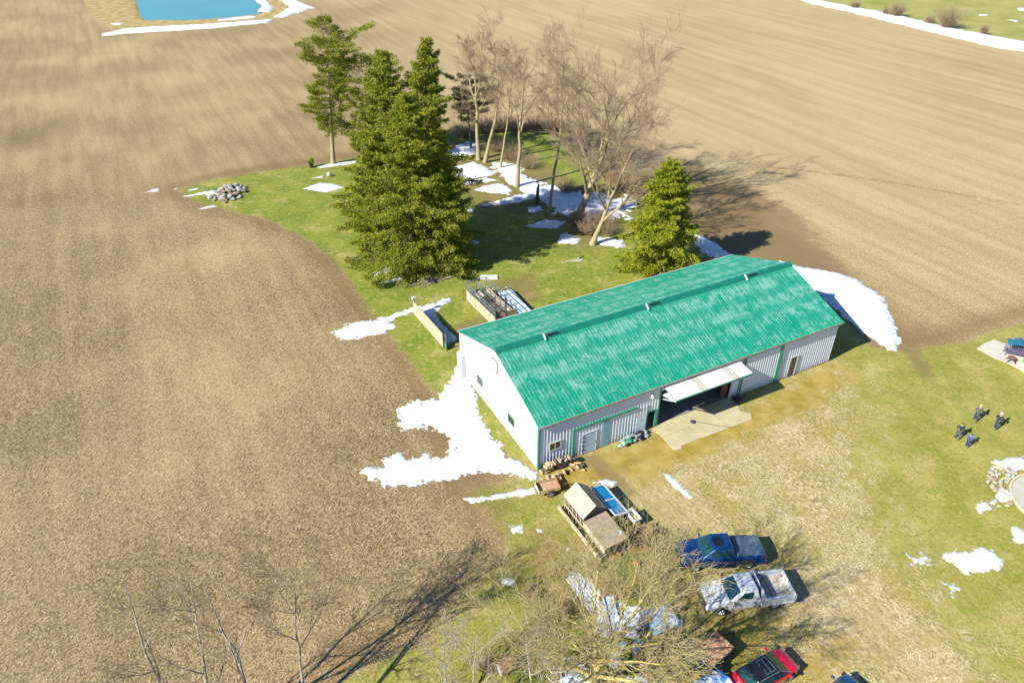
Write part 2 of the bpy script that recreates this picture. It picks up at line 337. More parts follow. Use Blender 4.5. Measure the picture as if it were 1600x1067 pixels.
# ------------------------------------------------------------------ snow patches (melting, edge formed where the snow meets the ground)
SNOW = [  # (outline, depth, raggedness)
 ([(718,574),(727,590),(736,604),(748,636),(773,680),(791,714),(800,712),(812,718),(838,738),(836,746),(800,741),(760,737),(700,745),(650,756),(600,760),(572,752),(560,735),(570,728),(600,732),(598,718),(625,710),(640,716),(665,708),(692,714),(704,700),(690,680),(660,668),(630,672),(622,640),(650,628),(680,620),(700,600)], .16, .9),
 ([(521,520),(540,507),(560,503),(600,495),(650,480),(700,465),(705,468),(690,480),(640,488),(612,500),(618,510),(600,520),(560,528),(530,529)], .15, .5),
 ([(650,480),(690,470),(705,466),(688,482),(682,490),(690,505),(712,525),(713,530),(700,537),(680,515),(655,492)], .12, .3),
 ([(562,416),(600,401),(602,407)], .12, .1), ([(567,432),(600,420),(622,415),(624,421),(585,431)], .12, .1), ([(589,444),(632,430),(635,438),(600,442)], .12, .1),
 ([(640,443),(648,441),(648,446),(640,447)], .1, .1),
 ([(284,307),(320,299),(345,296),(350,304),(345,311),(330,308),(320,304),(290,308)], .12, .3), ([(308,326),(335,320),(340,323),(315,328)], .12, .2),
 ([(220,302),(248,294),(248,299)], .12, .2), ([(264,297),(278,293),(278,297)], .12, .2), ([(284,299),(310,294),(308,297)], .12, .2),
 ([(472,295),(500,286),(518,287),(537,293),(510,301)], .14, .3), ([(485,279),(506,274),(504,278)], .1, .2), ([(490,261),(530,253),(570,252),(540,258),(500,263)], .12, .3),
 ([(690,240),(730,222),(748,225),(752,243),(700,245)], .14, 1.6), ([(686,270),(740,252),(760,262),(776,272),(740,280),(690,278)], .16, .6), ([(700,287),(760,277),(780,282),(730,289)], .12, .4),
 ([(738,297),(780,284),(804,297),(795,305),(745,299)], .14, .5), ([(750,320),(800,307),(840,299),(845,308),(800,319),(758,323)], .14, .8),
 ([(765,253),(800,255),(840,280),(870,291),(900,298),(950,305),(990,308),(997,322),(985,337),(950,343),(900,338),(870,332),(840,312),(800,292),(775,272)], .15, 3.0),
 ([(818,353),(850,344),(884,346),(872,357),(830,357)], .14, .6), ([(826,325),(845,320),(850,330),(830,335)], .12, .8), ([(866,380),(880,364),(910,374),(902,382),(875,382)], .14, .5), ([(728,378),(740,374),(750,378),(735,383)], .1, .6),
 ([(930,371),(975,374),(980,386),(935,385)], .13, 1.3), ([(724,328),(740,326),(738,332)], .1, .2),
 ([(1086,366),(1102,372),(1150,402),(1130,412),(1092,392)], .2, .5), ([(880,410),(912,404),(910,408)], .05, .1),
 ([(1218,408),(1250,417),(1300,424),(1340,438),(1382,465),(1392,490),(1407,535),(1400,549),(1388,549),(1362,528),(1330,505),(1290,470),(1240,430)], .28, .35),
 ([(1036,739),(1045,741),(1065,757),(1083,778),(1076,779),(1052,761)], .08, .15), ([(928,753),(950,747),(964,752),(958,762),(945,757)], .07, .3),
 ([(722,779),(760,774),(835,761),(838,772),(800,778),(740,786)], .08, .2), ([(795,822),(815,826),(820,833),(800,833)], .06, .5), ([(836,824),(860,830),(860,841),(845,837)], .06, .8), ([(874,856),(890,858),(886,866),(874,864)], .05, .6),
 ([(1550,722),(1575,716),(1640,712),(1640,738),(1570,736)], .1, .3), ([(1521,790),(1530,782),(1548,778),(1560,781),(1554,796),(1530,802)], .1, .3), ([(1578,824),(1585,820),(1625,833),(1625,855),(1586,846)], .1, .3),
 ([(1466,870),(1490,861),(1520,857),(1550,860),(1566,875),(1565,890),(1530,897),(1505,897),(1488,880)], .11, .3), ([(1417,867),(1440,865),(1468,873),(1450,881),(1425,886)], .05, 1.0), ([(1478,911),(1492,909),(1502,922),(1490,931)], .05, 1.0),
 ([(888,897),(905,892),(932,920),(950,955),(935,970),(925,950),(905,925)], .09, .6), ([(930,965),(960,945),(1000,950),(1005,985),(960,1002),(935,990)], .08, .9), ([(960,1058),(1040,1056),(1045,1080),(960,1080)], .08, .7),
 ([(870,1062),(905,1048),(915,1068),(880,1085)], .07, .4),([(785,906),(800,905),(802,916),(790,918)], .05, .6),
 ([(158,54),(200,45),(330,38),(424,31),(420,36),(330,45),(200,53),(162,57)], .3, .8), ([(388,-8),(410,-8),(426,12),(422,20),(404,19),(410,8)], .3, .8), ([(425,-10),(460,0),(492,13),(470,19),(442,29),(428,28),(452,12)], .3, 1.2),
 ([(144,15),(166,4),(150,12)], .3, .3), ([(170,38),(192,36),(190,40)], .2, .5), ([(340,31),(400,25),(398,29),(340,34)], .2, .5),
 ([(1238,-4),(1275,1),(1330,11),(1400,24),(1480,44),(1560,59),(1680,82),(1680,92),(1560,76),(1480,57),(1400,37),(1330,20),(1270,7)], .4, 1.4), ([(1588,13),(1604,14),(1604,18),(1592,17)], .3, .4), ([(1530,23),(1545,23),(1543,25),(1530,25)], .2, .3), ([(1570,30),(1592,33),(1588,35)], .2, .3),
]
SV = []; SF = []; nb = 0
for pts, dep, rag in SNOW:
    P = poly_px(pts); x0, y0 = P.min(0) - .4; x1, y1 = P.max(0) + .4
    cell = max(.07, y0 * .0017); 
    xs = np.arange(x0, x1 + cell, cell); ys = np.arange(y0, y1 + cell, cell); X, Y = np.meshgrid(xs, ys)
    d = sdf(X, Y, P) + (fbm(X, Y, .55, 3) - .5) * rag * 1.3 + (fbm(X+50, Y, 2.6, 4) - .5) * .95 * min(1, rag*2) + .04
    d += (fbm(X+20, Y+5, 6.5, 2) - .5) * .55 * min(1, rag*1.5) * np.exp(-(d/1.2)**2) if y0 < 90 else 0
    d -= rag * .35 * np.clip(fbm(X + 9, Y + 31, 1.6, 4) - .52, 0, 1) * 6
    z = np.clip(d, -.5, 99); z = np.where(z > 0, dep * (1 - np.exp(-z / .35)), z * .4) + (fbm(X, Y, 1.1) - .5) * .05 * (d > .3)
    if rag > .7: pass
    n_y, n_x = X.shape
    zq = np.maximum.reduce([z[:-1, :-1], z[1:, :-1], z[:-1, 1:], z[1:, 1:]])
    idx = np.arange(n_y*n_x).reshape(n_y, n_x); k = zq > 0
    q = np.stack([idx[:-1, :-1][k], idx[:-1, 1:][k], idx[1:, 1:][k], idx[1:, :-1][k]], -1)
    if not len(q): continue
    u, inv = np.unique(q, return_inverse=True); vv = np.stack([X, Y, z - .004], -1).reshape(-1, 3)[u]
    SV.append(vv); SF.append(inv.reshape(q.shape) + nb); nb += len(vv)
t = NT('snow'); sz = t.n('SeparateXYZ'); t.set(sz.inputs[0], t.pos()); rim = t.ramp(t.math('ADD', sz.outputs[2], t.math('MULTIPLY', t.math('SUBTRACT', t.noise(3.5, 5, .7), .5), .10)), -.01, .045)
t.out(t.mix(rim, (.33, .31, .26), t.mix(t.ramp(t.noise(1.6, 5, .65), .35, .7), (.64, .65, .67), (.47, .49, .52))), .6, 0, .3); t.bump(t.noise(4, 5), .6, .09)
SNOWM = t.mat
tag(np_mesh('snow', np.concatenate(SV), np.concatenate(SF), SNOWM, smooth=True), 'melting patches of old snow lying on the lawn, beside the barn and along ditches', 'snow', kind='stuff')
# ------------------------------------------------------------------ materials
WHITE = M('white_metal_sheet', (.58, .585, .59), (.53, .535, .54), .45, 1.2)
def splash(name, col, col2):
    t = NT(name); sz = t.n('SeparateXYZ'); t.set(sz.inputs[0], t.pos()); h = t.math('ADD', sz.outputs[2], t.math('MULTIPLY', t.math('SUBTRACT', t.noise(1.4, 5, .75), .5), 1.6))
    c = t.mix(t.ramp(t.noise(.6, 4, .6), .35, .65), col, col2); st = t.ramp(t.noise(1.0, 4, .7, t.mapping((0,0,0), (3, 3, .25))), .56, .75)
    c = t.mix(t.math('MULTIPLY', st, .22), c, (.30, .27, .22)); c = t.mix(t.math('MULTIPLY', t.ramp(h, .75, .05), .6), c, (.26, .20, .12)); t.out(c, .42); return t.mat
WALLB = splash('pale_blue_metal_sheet', (.58, .63, .68), (.54, .59, .64)); GABW = splash('gable_white_sheet', (.50, .505, .51), (.44, .445, .45))
GREENP = M('green_trim_paint', (.012, .25, .13), (.03, .20, .12), .45, 4)
BASE = M('concrete_base', (.30, .29, .25), (.18, .18, .15), .9, 3)
DARK = M('dark_interior', (.03, .028, .025), None, .8)
GLASS = M('dark_glass', (.012, .02, .025), (.02, .035, .04), .06, 2, spec=.8)
BLACK = M('black_rubber', (.018, .018, .02), None, .75, 8)
STEEL = M('galvanised_steel', (.42, .45, .47), (.30, .32, .34), .38, 5, metal=.7)
WOODP = M('weathered_pale_wood', (.46, .39, .26), (.30, .26, .17), .85, 3, bump=.01)
WOODG = M('grey_brown_wood', (.26, .20, .13), (.16, .12, .075), .9, 3, bump=.01)
RUST = M('rusty_steel', (.30, .14, .06), (.16, .075, .035), .85, 5, bump=.01)
CHROME = M('polished_metal', (.7, .72, .74), None, .2, 6, metal=1)
def roof_material():
    t = NT('green_roof_sheet'); p = t.pos()
    st = t.noise(1.0, 5, .8, t.mapping((0,0,0), (4.4, .5, .5), p)); blk = t.noise(.95, 5, .7, p); fn = t.noise(6, 3, .7, t.mapping((0,0,0), (2.2, .5, .5), p))
    sx = t.n('SeparateXYZ'); t.set(sx.inputs[0], p)
    pur = t.math('SINE', t.math('MULTIPLY', sx.outputs[1], 2*math.pi/1.9)); pur = t.ramp(pur, -.9, .2)
    up = t.ramp(t.math('ABSOLUTE', t.math('SUBTRACT', sx.outputs[1], 7.5)), 7.6, 3.2)
    f = t.math('ADD', t.math('MULTIPLY', st, .62), t.math('MULTIPLY', blk, .38)); f = t.math('ADD', f, t.math('MULTIPLY', t.math('SUBTRACT', fn, .5), .35))
    f = t.math('ADD', f, t.math('MULTIPLY', up, .045))
    f = t.math('MULTIPLY', t.ramp(f, .505, .585), t.math('ADD', t.math('MULTIPLY', pur, .7), .3))
    c = t.mix(t.ramp(blk, .3, .7), (.004, .20, .118), (.008, .245, .148))
    c = t.mix(t.math('MULTIPLY', f, .72), c, (.19, .36, .30))
    t.out(c, .5, 0, .3); return t.mat
ROOFM = roof_material()
# ------------------------------------------------------------------ barn (local frame: x along the front, y to the back)
YAW = R(27.47); BO = Vector((2.07, 43.3, 0)); BL, BW, BH, BR = 32.4, 15.07, 4.55, 2.55
BM = xf(BO, YAW)
def BP(x, y, z=0): return BM @ Vector((x, y, z))
barn = thing('barn', 'long white metal barn with a faded green metal roof and its wide overhead door open', 'barn', BO, YAW)
SL = BR / (BW/2)
def ribs(mb, x0, x1, y, z0, z1, depth=.022, pitch=.30, face=-1, zf=None):
    """vertical ribbed sheet in the plane y, ribs towards face*y; zf(x) optional top"""
    xs = []; k = math.floor(x0/pitch)
    x = k*pitch
    while x < x1 + pitch:
        for dx, h in ((0, 0), (.16, 0), (.19, 1), (.26, 1), (.29, 0)):
            xs.append((x+dx*pitch/.3, h))
        x += pitch
    xs = [(x_, h) for x_, h in xs if x0 < x_ < x1]
    xs = [(x0, 0)] + xs + [(x1, 0)]
    tp = zf or (lambda q: z1)
    mb.grid([[(x_, y + face*depth*h, z0) for x_, h in xs], [(x_, y + face*depth*h, tp(x_)) for x_, h in xs]])
m = MB()   # front wall built round its openings
HO0, HO1, HOT = 11.75, 19.9, 3.85
for x0, x1, z0, z1 in [(0, 10.6, 0.12, BH-.02), (10.6, 11.5, 2.0, BH-.02), (11.5, HO0, .12, BH-.02), (HO0, HO1, HOT, BH-.02), (HO1, BL, .12, BH-.02)]:
    ribs(m, x0, x1, 0, z0, z1)
m.build('front_wall', WALLB, barn, fixn=False)
m = MB(); m.box(0, HO0-1.2, -.012, .10, -.3, .13); m.box(HO1, BL, -.012, .10, -.3, .13); m.box(-.012, .10, .1, BW-.1, -.3, .10); m.box(BL-.1, BL+.012, .1, BW-.1, -.3, .13); m.box(0, BL, BW-.1, BW+.012, -.3, .13)
m.build('foundation', BASE, barn)
def gable(xw, face):
    mb = MB(); ys = [i*BW/50 for i in range(51)]
    prof = []
    for y in ys:
        prof.append((y, 0)); 
    def zt(y): return BH + SL*min(y, BW-y) - .02
    rows = [[], []]
    y = 0
    pts = []
    while y < BW:
        for dy, h in ((0, 0), (.17, 0), (.19, 1), (.25, 1), (.27, 0)):
            if 0 < y+dy < BW: pts.append((y+dy, h))
        if y < BW/2 < y+.3: pts.append((BW/2, 0))
        y += .3
    pts = sorted([(0, 0)] + pts + [(BW, 0)])
    mb.grid([[(xw + face*.012*h, yy, .10) for yy, h in pts], [(xw + face*.012*h, yy, BH) for yy, h in pts]])
    mb.grid([[(xw + face*(.012*h+.012), yy, BH) for yy, h in pts], [(xw + face*(.012*h+.012), yy, zt(yy)) for yy, h in pts]])
    return mb
gable(0, -1).build('gable_wall', GABW, barn, fixn=False)
gable(BL, 1).build('gable_wall', GABW, barn, fixn=False)
m = MB(); ribs(m, 0, BL, BW, .12, BH-.02, face=1); m.build('back_wall', WHITE, barn, fixn=False)
m = MB(); m.box(-.03, .0, 0.02, BW-.02, BH-.02, BH+.03); m.build('gable_trim', M('pale_trim', (.13, .125, .12), None, .5), barn)
# roof
OV, OVG0, OVG1 = .16, .04, .42
def roof_sheet(side):
    mb = MB(); xs = []; x = -OVG0
    while x < BL + OVG1:
        for dx, h in ((0, 0), (.17, 0), (.20, 1), (.26, 1), (.29, 0)): xs.append((min(x+dx, BL+OVG1), h))
        x += .305
    rows = []
    y0 = -OV; y1 = BW/2
    for yy in (y0, y1):
        z = BH + SL*yy + .05; Y = yy if side == 0 else BW - yy
        rows.append([(x_, Y, z + .016*h) for x_, h in xs])
    mb.grid(rows)
    rows2 = [[(x_, y, z-.05) for x_, y, z in ((p[0], p[1], BH + SL*yy + .05) for p in r)] for r, yy in zip(rows, (y0, y1))]
    mb.grid([[r[0], r[-1]] for r in rows2])
    return mb
roof_sheet(0).build('roof', ROOFM, barn, fixn=False); roof_sheet(1).build('roof', ROOFM, barn, fixn=False)
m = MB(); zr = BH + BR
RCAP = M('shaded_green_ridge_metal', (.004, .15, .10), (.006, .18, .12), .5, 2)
cuts = []
for px_ in ((850, 526), (1010, 478.5), (1163, 432.3)):
    q = BM.inverted() @ G(*px_, zr + .1); cuts.append(q.x)
segs = [(-OVG0, BL+OVG1)]
for a, b in segs:
    yf, yr, yb = BW/2-.42, BW/2-.12, BW/2+.5
    pr = [(yf, BH+SL*yf+.05), (yf+.04, BH+SL*yf+.12), (yr, zr+.30), (yr+.12, zr+.32), (yb, BH+SL*(BW-yb)+.10), (yb, BH+SL*(BW-yb)+.05)]
    n = len(pr); m.add([(a, y, z) for y, z in pr] + [(b, y, z) for y, z in pr], [(i, (i+1) % n, n+(i+1) % n, n+i) for i in range(n)] + [tuple(range(n))[::-1], tuple(range(n, 2*n))])
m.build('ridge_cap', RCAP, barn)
for c_ in cuts:
    m = MB(); m.bar((c_+.2, BW/2-.31, zr+.27), (c_+1.3, BW/2-.31, zr+.27), .07, .12); m.build('ridge_vent', DARK, barn)
    m = MB(); m.bar((c_-.05, BW/2-.62, zr+.0), (c_-.02, BW/2-.1, zr+.33), .14, .05); m.build('vent_flashing', WHITE, barn)
m = MB(); m.box(-OVG0, BL+OVG1, -OV-.06, -OV+.0, BH-.15, BH+.03); m.build('eave_trim', M('rusty_fascia', (.20, .17, .14), (.36, .30, .26), .7, 4), barn)
m = MB(); m.box(-OVG0, BL+OVG1, BW+OV, BW+OV+.06, BH-.15, BH+.03); m.build('eave_trim', WHITE, barn)
m = MB(); m.box(-.045, -.014, -.045, .12, .0, BH); m.box(-.014, .13, -.06, -.036, .0, BH); m.build('corner_trim', M('teal_corner_trim', (.05, .28, .24), None, .5), barn)
# interior: floor, posts, clutter in the gloom
m = MB(); m.box(.15, BL-.15, .15, BW-.15, -.1, .06); m.build('floor', M('barn_floor', (.22, .21, .19), (.14, .13, .12), .85, 1), barn)
for x_ in (12.6, 16.5, 20.8):
    m = MB(); m.box(x_, x_+.2, 7.3, 7.5, .06, BH+2); m.build('post', WOODG, barn)
m = MB(); m.box(HO0-.10, HO0+.05, -.05, .12, 0, BH-.1); m.build('door_post', GREENP, barn)
m = MB(); m.box(HO1-.02, HO1+.14, -.05, .12, 0, BH-.1); m.build('door_post', WHITE, barn)
m = MB(); m.box(HO1-.7, HO1-.1, .3, .5, .06, 3.6); m.build('door_jamb', M('red_brown_board', (.20, .07, .04), None, .8), barn)
# windows
def window(x0, x1, z0, z1, plane='front', muntin=True, lit=False):
    mb = MB(); t_ = .07
    def B(a, b, c, d, y0, y1):
        if plane == 'front': mb.box(a, b, -y1, -y0, c, d)
        else: mb.box(-y1, -y0, a, b, c, d)
    B(x0, x1, z0, z0+t_, .0, .075); B(x0, x1, z1-t_, z1, .0, .075); B(x0, x0+t_, z0+t_, z1-t_, .0, .075); B(x1-t_, x1, z0+t_, z1-t_, .0, .075)
    if muntin: B((x0+x1)/2-.025, (x0+x1)/2+.025, z0+t_, z1-t_, .05, .07)
    f = mb.build('window', M('window_frame_paint', (.50, .56, .42), (.25, .36, .25), .6, 6) if plane == 'front' else M('window_frame_gable', (.06, .13, .08), (.10, .16, .11), .6, 6), barn)
    mb2 = MB(); mb = mb2; B(x0+t_, x1-t_, z0+t_, z1-t_, .04, .05)
    mb2.build('pane', WHITE if lit else GLASS, f)
window(.98, 2.1, 1.62, 2.45); window(9.4, 10.45, 1.85, 2.55)
window(10.2, 11.2, 1.45, 2.25, 'gable'); window(4.05, 5.1, 1.45, 2.25, 'gable'); window(7.05, 8.0, 5.05, 6.2, 'gable', False, True)
# sliding doors on the front
m = MB(); m.box(3.15, 9.35, -.16, -.036, 2.95, 3.10); m.build('sliding_door_rail', GREENP, barn)
m = MB(); m.box(3.15, 3.30, -.13, -.036, 0.02, 2.95); m.build('door_frame', GREENP, barn)
m = MB(); ribs(m, 3.32, 6.1, -.08, .05, 2.93); m.box(3.31, 6.11, -.079, -.04, .05, 2.93); dr = m.build('sliding_door', WALLB, barn, fixn=False)
m = MB(); m.box(4.1, 5.4, -.13, -.10, .08, 2.2); wd = m.build('walk_door', M('pale_blue_door_paint', (.42, .56, .62), (.34, .47, .53), .5, 2), barn)
m = MB(); m.box(4.04, 4.1, -.15, -.1, .05, 2.26); m.box(5.4, 5.46, -.15, -.1, .05, 2.26); m.box(4.1, 5.4, -.15, -.1, 2.2, 2.26); m.build('door_trim', WHITE, wd)
for z_ in (.5, .95, 1.4, 1.85):
    m = MB(); m.box(4.0, 4.3, -.165, -.135, z_, z_+.07); m.build('hinge', DARK, wd)
m = MB(); m.box(5.22, 5.3, -.18, -.13, 1.0, 1.14); m.build('handle', STEEL, wd)
m = MB(); ribs(m, 6.75, 10.5, -.06, .05, 2.9); m.box(6.74, 10.51, -.059, -.04, .05, 2.9); m.build('sliding_door', WALLB, barn, fixn=False)
m = MB(); m.box(6.12, 6.74, -.10, -.04, .05, 2.93); m.build('door_panel', M('teal_door_panel', (.16, .36, .38), (.20, .42, .44), .5), barn)
m = MB(); m.box(9.45, 10.45, -.115, -.10, .12, 1.8); m.build('patch_panel', M('pale_patch_sheet', (.55, .66, .72), (.45, .56, .62), .45), barn)
m = MB(); m.box(10.52, 10.6, -.08, .1, .05, 2.06); m.box(11.42, 11.5, -.08, .1, .05, 2.06); m.box(10.6, 11.42, -.08, .1, 1.98, 2.06); fr_ = m.build('doorway_frame', GREENP, barn)
m = MB(); m.box(10.62, 10.7, .15, 1.0, .08, 1.98); m.build('open_door', M('dark_red_door', (.12, .03, .02), None, .7), fr_)
m = MB(); m.lathe([(.0, .0), (.13, .02), (.15, .2), (.05, .3), (.05, .42)], 12, 'y', (10.7, -.42, 3.75)); m.tube([(10.7, -.05, 3.9), (10.7, -.28, 3.9), (10.7, -.34, 3.78)], .05); m.build('wall_lamp', WHITE, barn, smooth=True)
# right-hand sliding door, wide green post, brown door
m = MB(); ribs(m, 21.15, 25.1, -.05, .1, 4.2); m.box(21.14, 25.11, -.049, -.04, .1, 4.2); m.build('sliding_door', WALLB, barn, fixn=False)
m = MB(); m.box(20.75, 20.82, -.06, -.036, .1, 4.3); m.box(20.98, 21.1, -.09, -.036, .1, 4.3); m.build('door_frame', GREENP, barn)
m = MB(); m.box(25.12, 25.5, -.12, -.036, .05, 4.38); m.build('door_post', M('green_post_paint', (.02, .30, .17), (.03, .25, .14), .45), barn)
m = MB(); m.box(26.95, 27.7, -.07, -.03, .12, 2.3); wd = m.build('walk_door', M('brown_door', (.095, .07, .05), (.13, .10, .07), .6, 5), barn)
m = MB(); m.box(27.7, 27.82, -.09, -.03, .1, 2.4); m.box(26.9, 27.7, -.09, -.03, 2.3, 2.4); m.build('door_trim', WHITE, wd)
m = MB(); m.box(27.1, 27.55, -.08, -.07, 1.5, 2.1); m.build('pane', GLASS, wd)
m = MB(); m.lathe([(.0, 0), (.09, .0), (.09, 1.1), (.12, 1.15), (.12, 1.25), (0, 1.3)], 12, c=(5.3, BW+.9, 5.0)); m.lathe([(.08, 0), (.08, 5.0)], 10, c=(5.3, BW+.9, 0)); m.build('stove_pipe', M('dark_flue_pipe', (.09, .10, .10), (.16, .15, .14), .5, 6, metal=.5), barn, smooth=True)
m = MB(); m.box(3, 5, BW+.1, BW+.2, .0, .1)
# small white lean-to box at the back-left corner
m = MB(); m.box(-.42, -.03, BW-1.2, BW-.2, .05, 2.6); m.build('wall_box', WHITE, barn)
# bifold overhead door
bd = MB(); HZ = 4.2; x0, x1 = HO0+.2, HO1+.25
FY, FZ = -1.78, 3.98
dv = Vector((0, FY+.05, FZ-HZ)); ln = dv.length
def panel(mb, A, B, th=.06):
    A = Vector(A); B = Vector(B)
# upper leaf
def leaf(name, ya, za, yb, zb, sheets, parent):
    nrm = Vector((0, -(zb-za), (yb-ya))).normalized(); 
    if nrm.z < 0: nrm = -nrm
    n_ = nrm * .04
    mb = MB()
    for k, (u0, u1, mat_i) in enumerate(sheets):
        mb.cur = mat_i; xs = []; xx = u0
        while xx < u1-.01: xs += [(xx, 0), (xx+.17, 0), (xx+.19, 1), (xx+.25, 1), (xx+.27, 0)]; xx += .3
        xs = [q for q in xs if q[0] < u1] + [(u1, 0)]
        mb.grid([[(x_, ya + n_.y*(1+.4*h), za + n_.z*(1+.4*h)) for x_, h in xs], [(x_, yb + n_.y*(1+.4*h), zb + n_.z*(1+.4*h)) for x_, h in xs]])
    mb.cur = 0
    mb.grid([[(x0, ya - n_.y, za - n_.z), (x1, ya - n_.y, za - n_.z)], [(x0, yb - n_.y, zb - n_.z), (x1, yb - n_.y, zb - n_.z)]])
    return mb.build(name, [WHITE, M('translucent_sheet', (.42, .42, .34), (.36, .35, .28), .4)], parent, fixn=False)
od = leaf('overhead_door', -.05, HZ, FY, FZ, [(x0, 14.55, 0), (14.55, 15.35, 1), (15.35, 18.0, 0), (18.0, 18.75, 1), (18.75, x1, 0)], barn)
leaf('lower_leaf', FY+.02, FZ-.12, -.1, HZ-.75, [(x0, x1, 0)], od)
m = MB()
for xx in (x0, x1-.06): m.box(xx, xx+.06, FY-.03, FY+.05, FZ-.16, FZ+.05)
m.box(x0, x1, FY-.04, FY, FZ-.05, FZ+.045); m.bar((x0+.03, -.05, HZ-.02), (x0+.03, FY, FZ-.02), .05); m.bar((x1-.03, -.05, HZ-.02), (x1-.03, FY, FZ-.02), .05)
m.build('door_edge', GREENP, od)
for a_, b_, w_ in (((x0+.05, 0.05, 2.9), (x0+.05, FY+.1, FZ-.15), .07), ((x0+.05, 0.05, 3.3), (x0+.05, FY+.1, FZ-.2), .05), ((x1-.05, 0.05, 2.9), (x1-.05, FY+.1, FZ-.15), .07)):
    m = MB(); m.bar(a_, b_, w_); m.build('brace', WHITE, od)
# ------------------------------------------------------------------ concrete aprons
def slab(name, pts, z1, mat, **kw):
    mb = MB(); n = len(pts); P = [Vector(p) for p in pts]
    mb.add([(p.x, p.y, -.1) for p in P] + [(p.x, p.y, z1) for p in P], [tuple(range(n))[::-1], tuple(range(n, 2*n))] + [(i, (i+1) % n, n+(i+1) % n, n+i) for i in range(n)])
    return tag(mb.build(name, mat), kind='structure')
t = NT('apron_concrete'); c_ = t.mix(t.ramp(t.noise(.9, 5, .7), .35, .7), (.46, .40, .24), (.36, .31, .18)); br = t.n('TexBrick', offset=0.0, squash=1.0)
t.set(br.inputs['Vector'], t.mapping((0, 0, -YAW), (1, 1, 1), t.world())); br.inputs['Scale'].default_value = .5; br.inputs['Mortar Size'].default_value = .01; br.inputs['Brick Width'].default_value = 1.5; br.inputs['Row Height'].default_value = 1.0
br.inputs['Color1'].default_value = (1,1,1,1); br.inputs['Color2'].default_value = (.94,.95,.94,1); br.inputs['Mortar'].default_value = (.66,.62,.54,1)
t.out(t.mix(.8, c_, br.outputs[0], 'MULTIPLY'), .85); t.bump(t.noise(5, 4), .3, .01); CONC = t.mat
slab('concrete_apron', [BP(11.75,.12), BP(11.1,-.25), BP(11.35,-1.3), BP(11.2,-3.25), BP(11.9,-3.35), BP(12.1,-3.05), BP(19.7,-3.2), BP(20.2,-2.6), BP(19.6,-1.9), BP(20.4,-.3), BP(20.3,.12)], .055, CONC)
# ------------------------------------------------------------------ foliage helpers
def bark(name, a, b):
    if name in _mats: return _mats[name]
    t = NT(name); v = t.mapping((0,0,0), (4, 4, .8)); n_ = t.noise(2.5, 4, .65, v)
    t.out(t.mix(t.ramp(n_, .35, .65), a, b), .9, 0, .2); t.bump(n_, .5, .03); _mats[name] = t.mat; return t.mat
BARKG = bark('grey_bark', (.38, .31, .16), (.22, .18, .115)); BARKY = bark('yellow_lichen_bark', (.52, .43, .13), (.32, .26, .10)); BARKD = bark('dark_bark', (.12, .09, .065), (.07, .055, .04))
TWIG = bark('reddish_twigs', (.34, .25, .15), (.25, .18, .115)); TWIGY = bark('olive_twigs', (.46, .37, .14), (.36, .28, .13)); TWIGG = bark('pale_grey_twigs', (.38, .33, .26), (.27, .23, .18))
def needle_mat(name, a, b, tr=.25):
    t = NT(name); p = t.world(); n1 = t.ramp(t.noise(.9, 4, .7, p), .35, .65); n2 = t.ramp(t.noise(5, 3, .7, p), .35, .65)
    c = t.mix(n1, a, b); c = t.mix(t.math('MULTIPLY', n2, .4), c, tuple(x*.55 for x in a)); t.out(c, .7, 0, .2)
    td = t.n('BsdfTranslucent'); t.set(td.inputs[0], c); mx = t.n('MixShader'); mx.inputs[0].default_value = tr
    t.t.links.new(t.b.outputs[0], mx.inputs[1]); t.t.links.new(td.outputs[0], mx.inputs[2]); t.t.links.new(mx.outputs[0], t.t.nodes['Material Output'].inputs[0])
    return t.mat
NEEDLE = needle_mat('spruce_needles', (.165, .205, .012), (.33, .325, .030)); NEEDLEP = needle_mat('pine_needles', (.16, .20, .012), (.30, .29, .025)); NEEDLEB = needle_mat('bright_spruce_needles', (.19, .23, .010), (.36, .36, .024)); NEEDLED = needle_mat('dark_pine_needles', (.040, .038, .02), (.065, .055, .026))
def tubes_np(segs, k):
    """segs: array (n,8) p0,p1,r0,r1 -> open k-sided prisms"""
    S = np.asarray(segs, float); p0, p1, r0, r1 = S[:, :3], S[:, 3:6], S[:, 6], S[:, 7]
    d = p1 - p0; d /= np.linalg.norm(d, axis=1)[:, None] + 1e-9
    up = np.where(np.abs(d[:, 2:3]) < .9, [[0, 0, 1.]], [[1., 0, 0]]); x = np.cross(d, up); x /= np.linalg.norm(x, axis=1)[:, None]; y = np.cross(d, x)
    n = len(S); V = np.zeros((n, 2*k, 3))
    for j in range(k):
        a = 2*math.pi*j/k; o = x*math.cos(a) + y*math.sin(a)
        V[:, j] = p0 + o*r0[:, None]; V[:, k+j] = p1 + o*r1[:, None]
    b = (np.arange(n)*2*k)[:, None]
    F = np.concatenate([b + np.array([[j, (j+1) % k, k+(j+1) % k, k+j]]) for j in range(k)], 0)
    return V.reshape(-1, 3), F
def merge(parts):
    V = []; F = []; n = 0
    for v, f in parts:
        if len(v): V.append(v); F.append(f+n); n += len(v)
    return np.concatenate(V), np.concatenate(F)
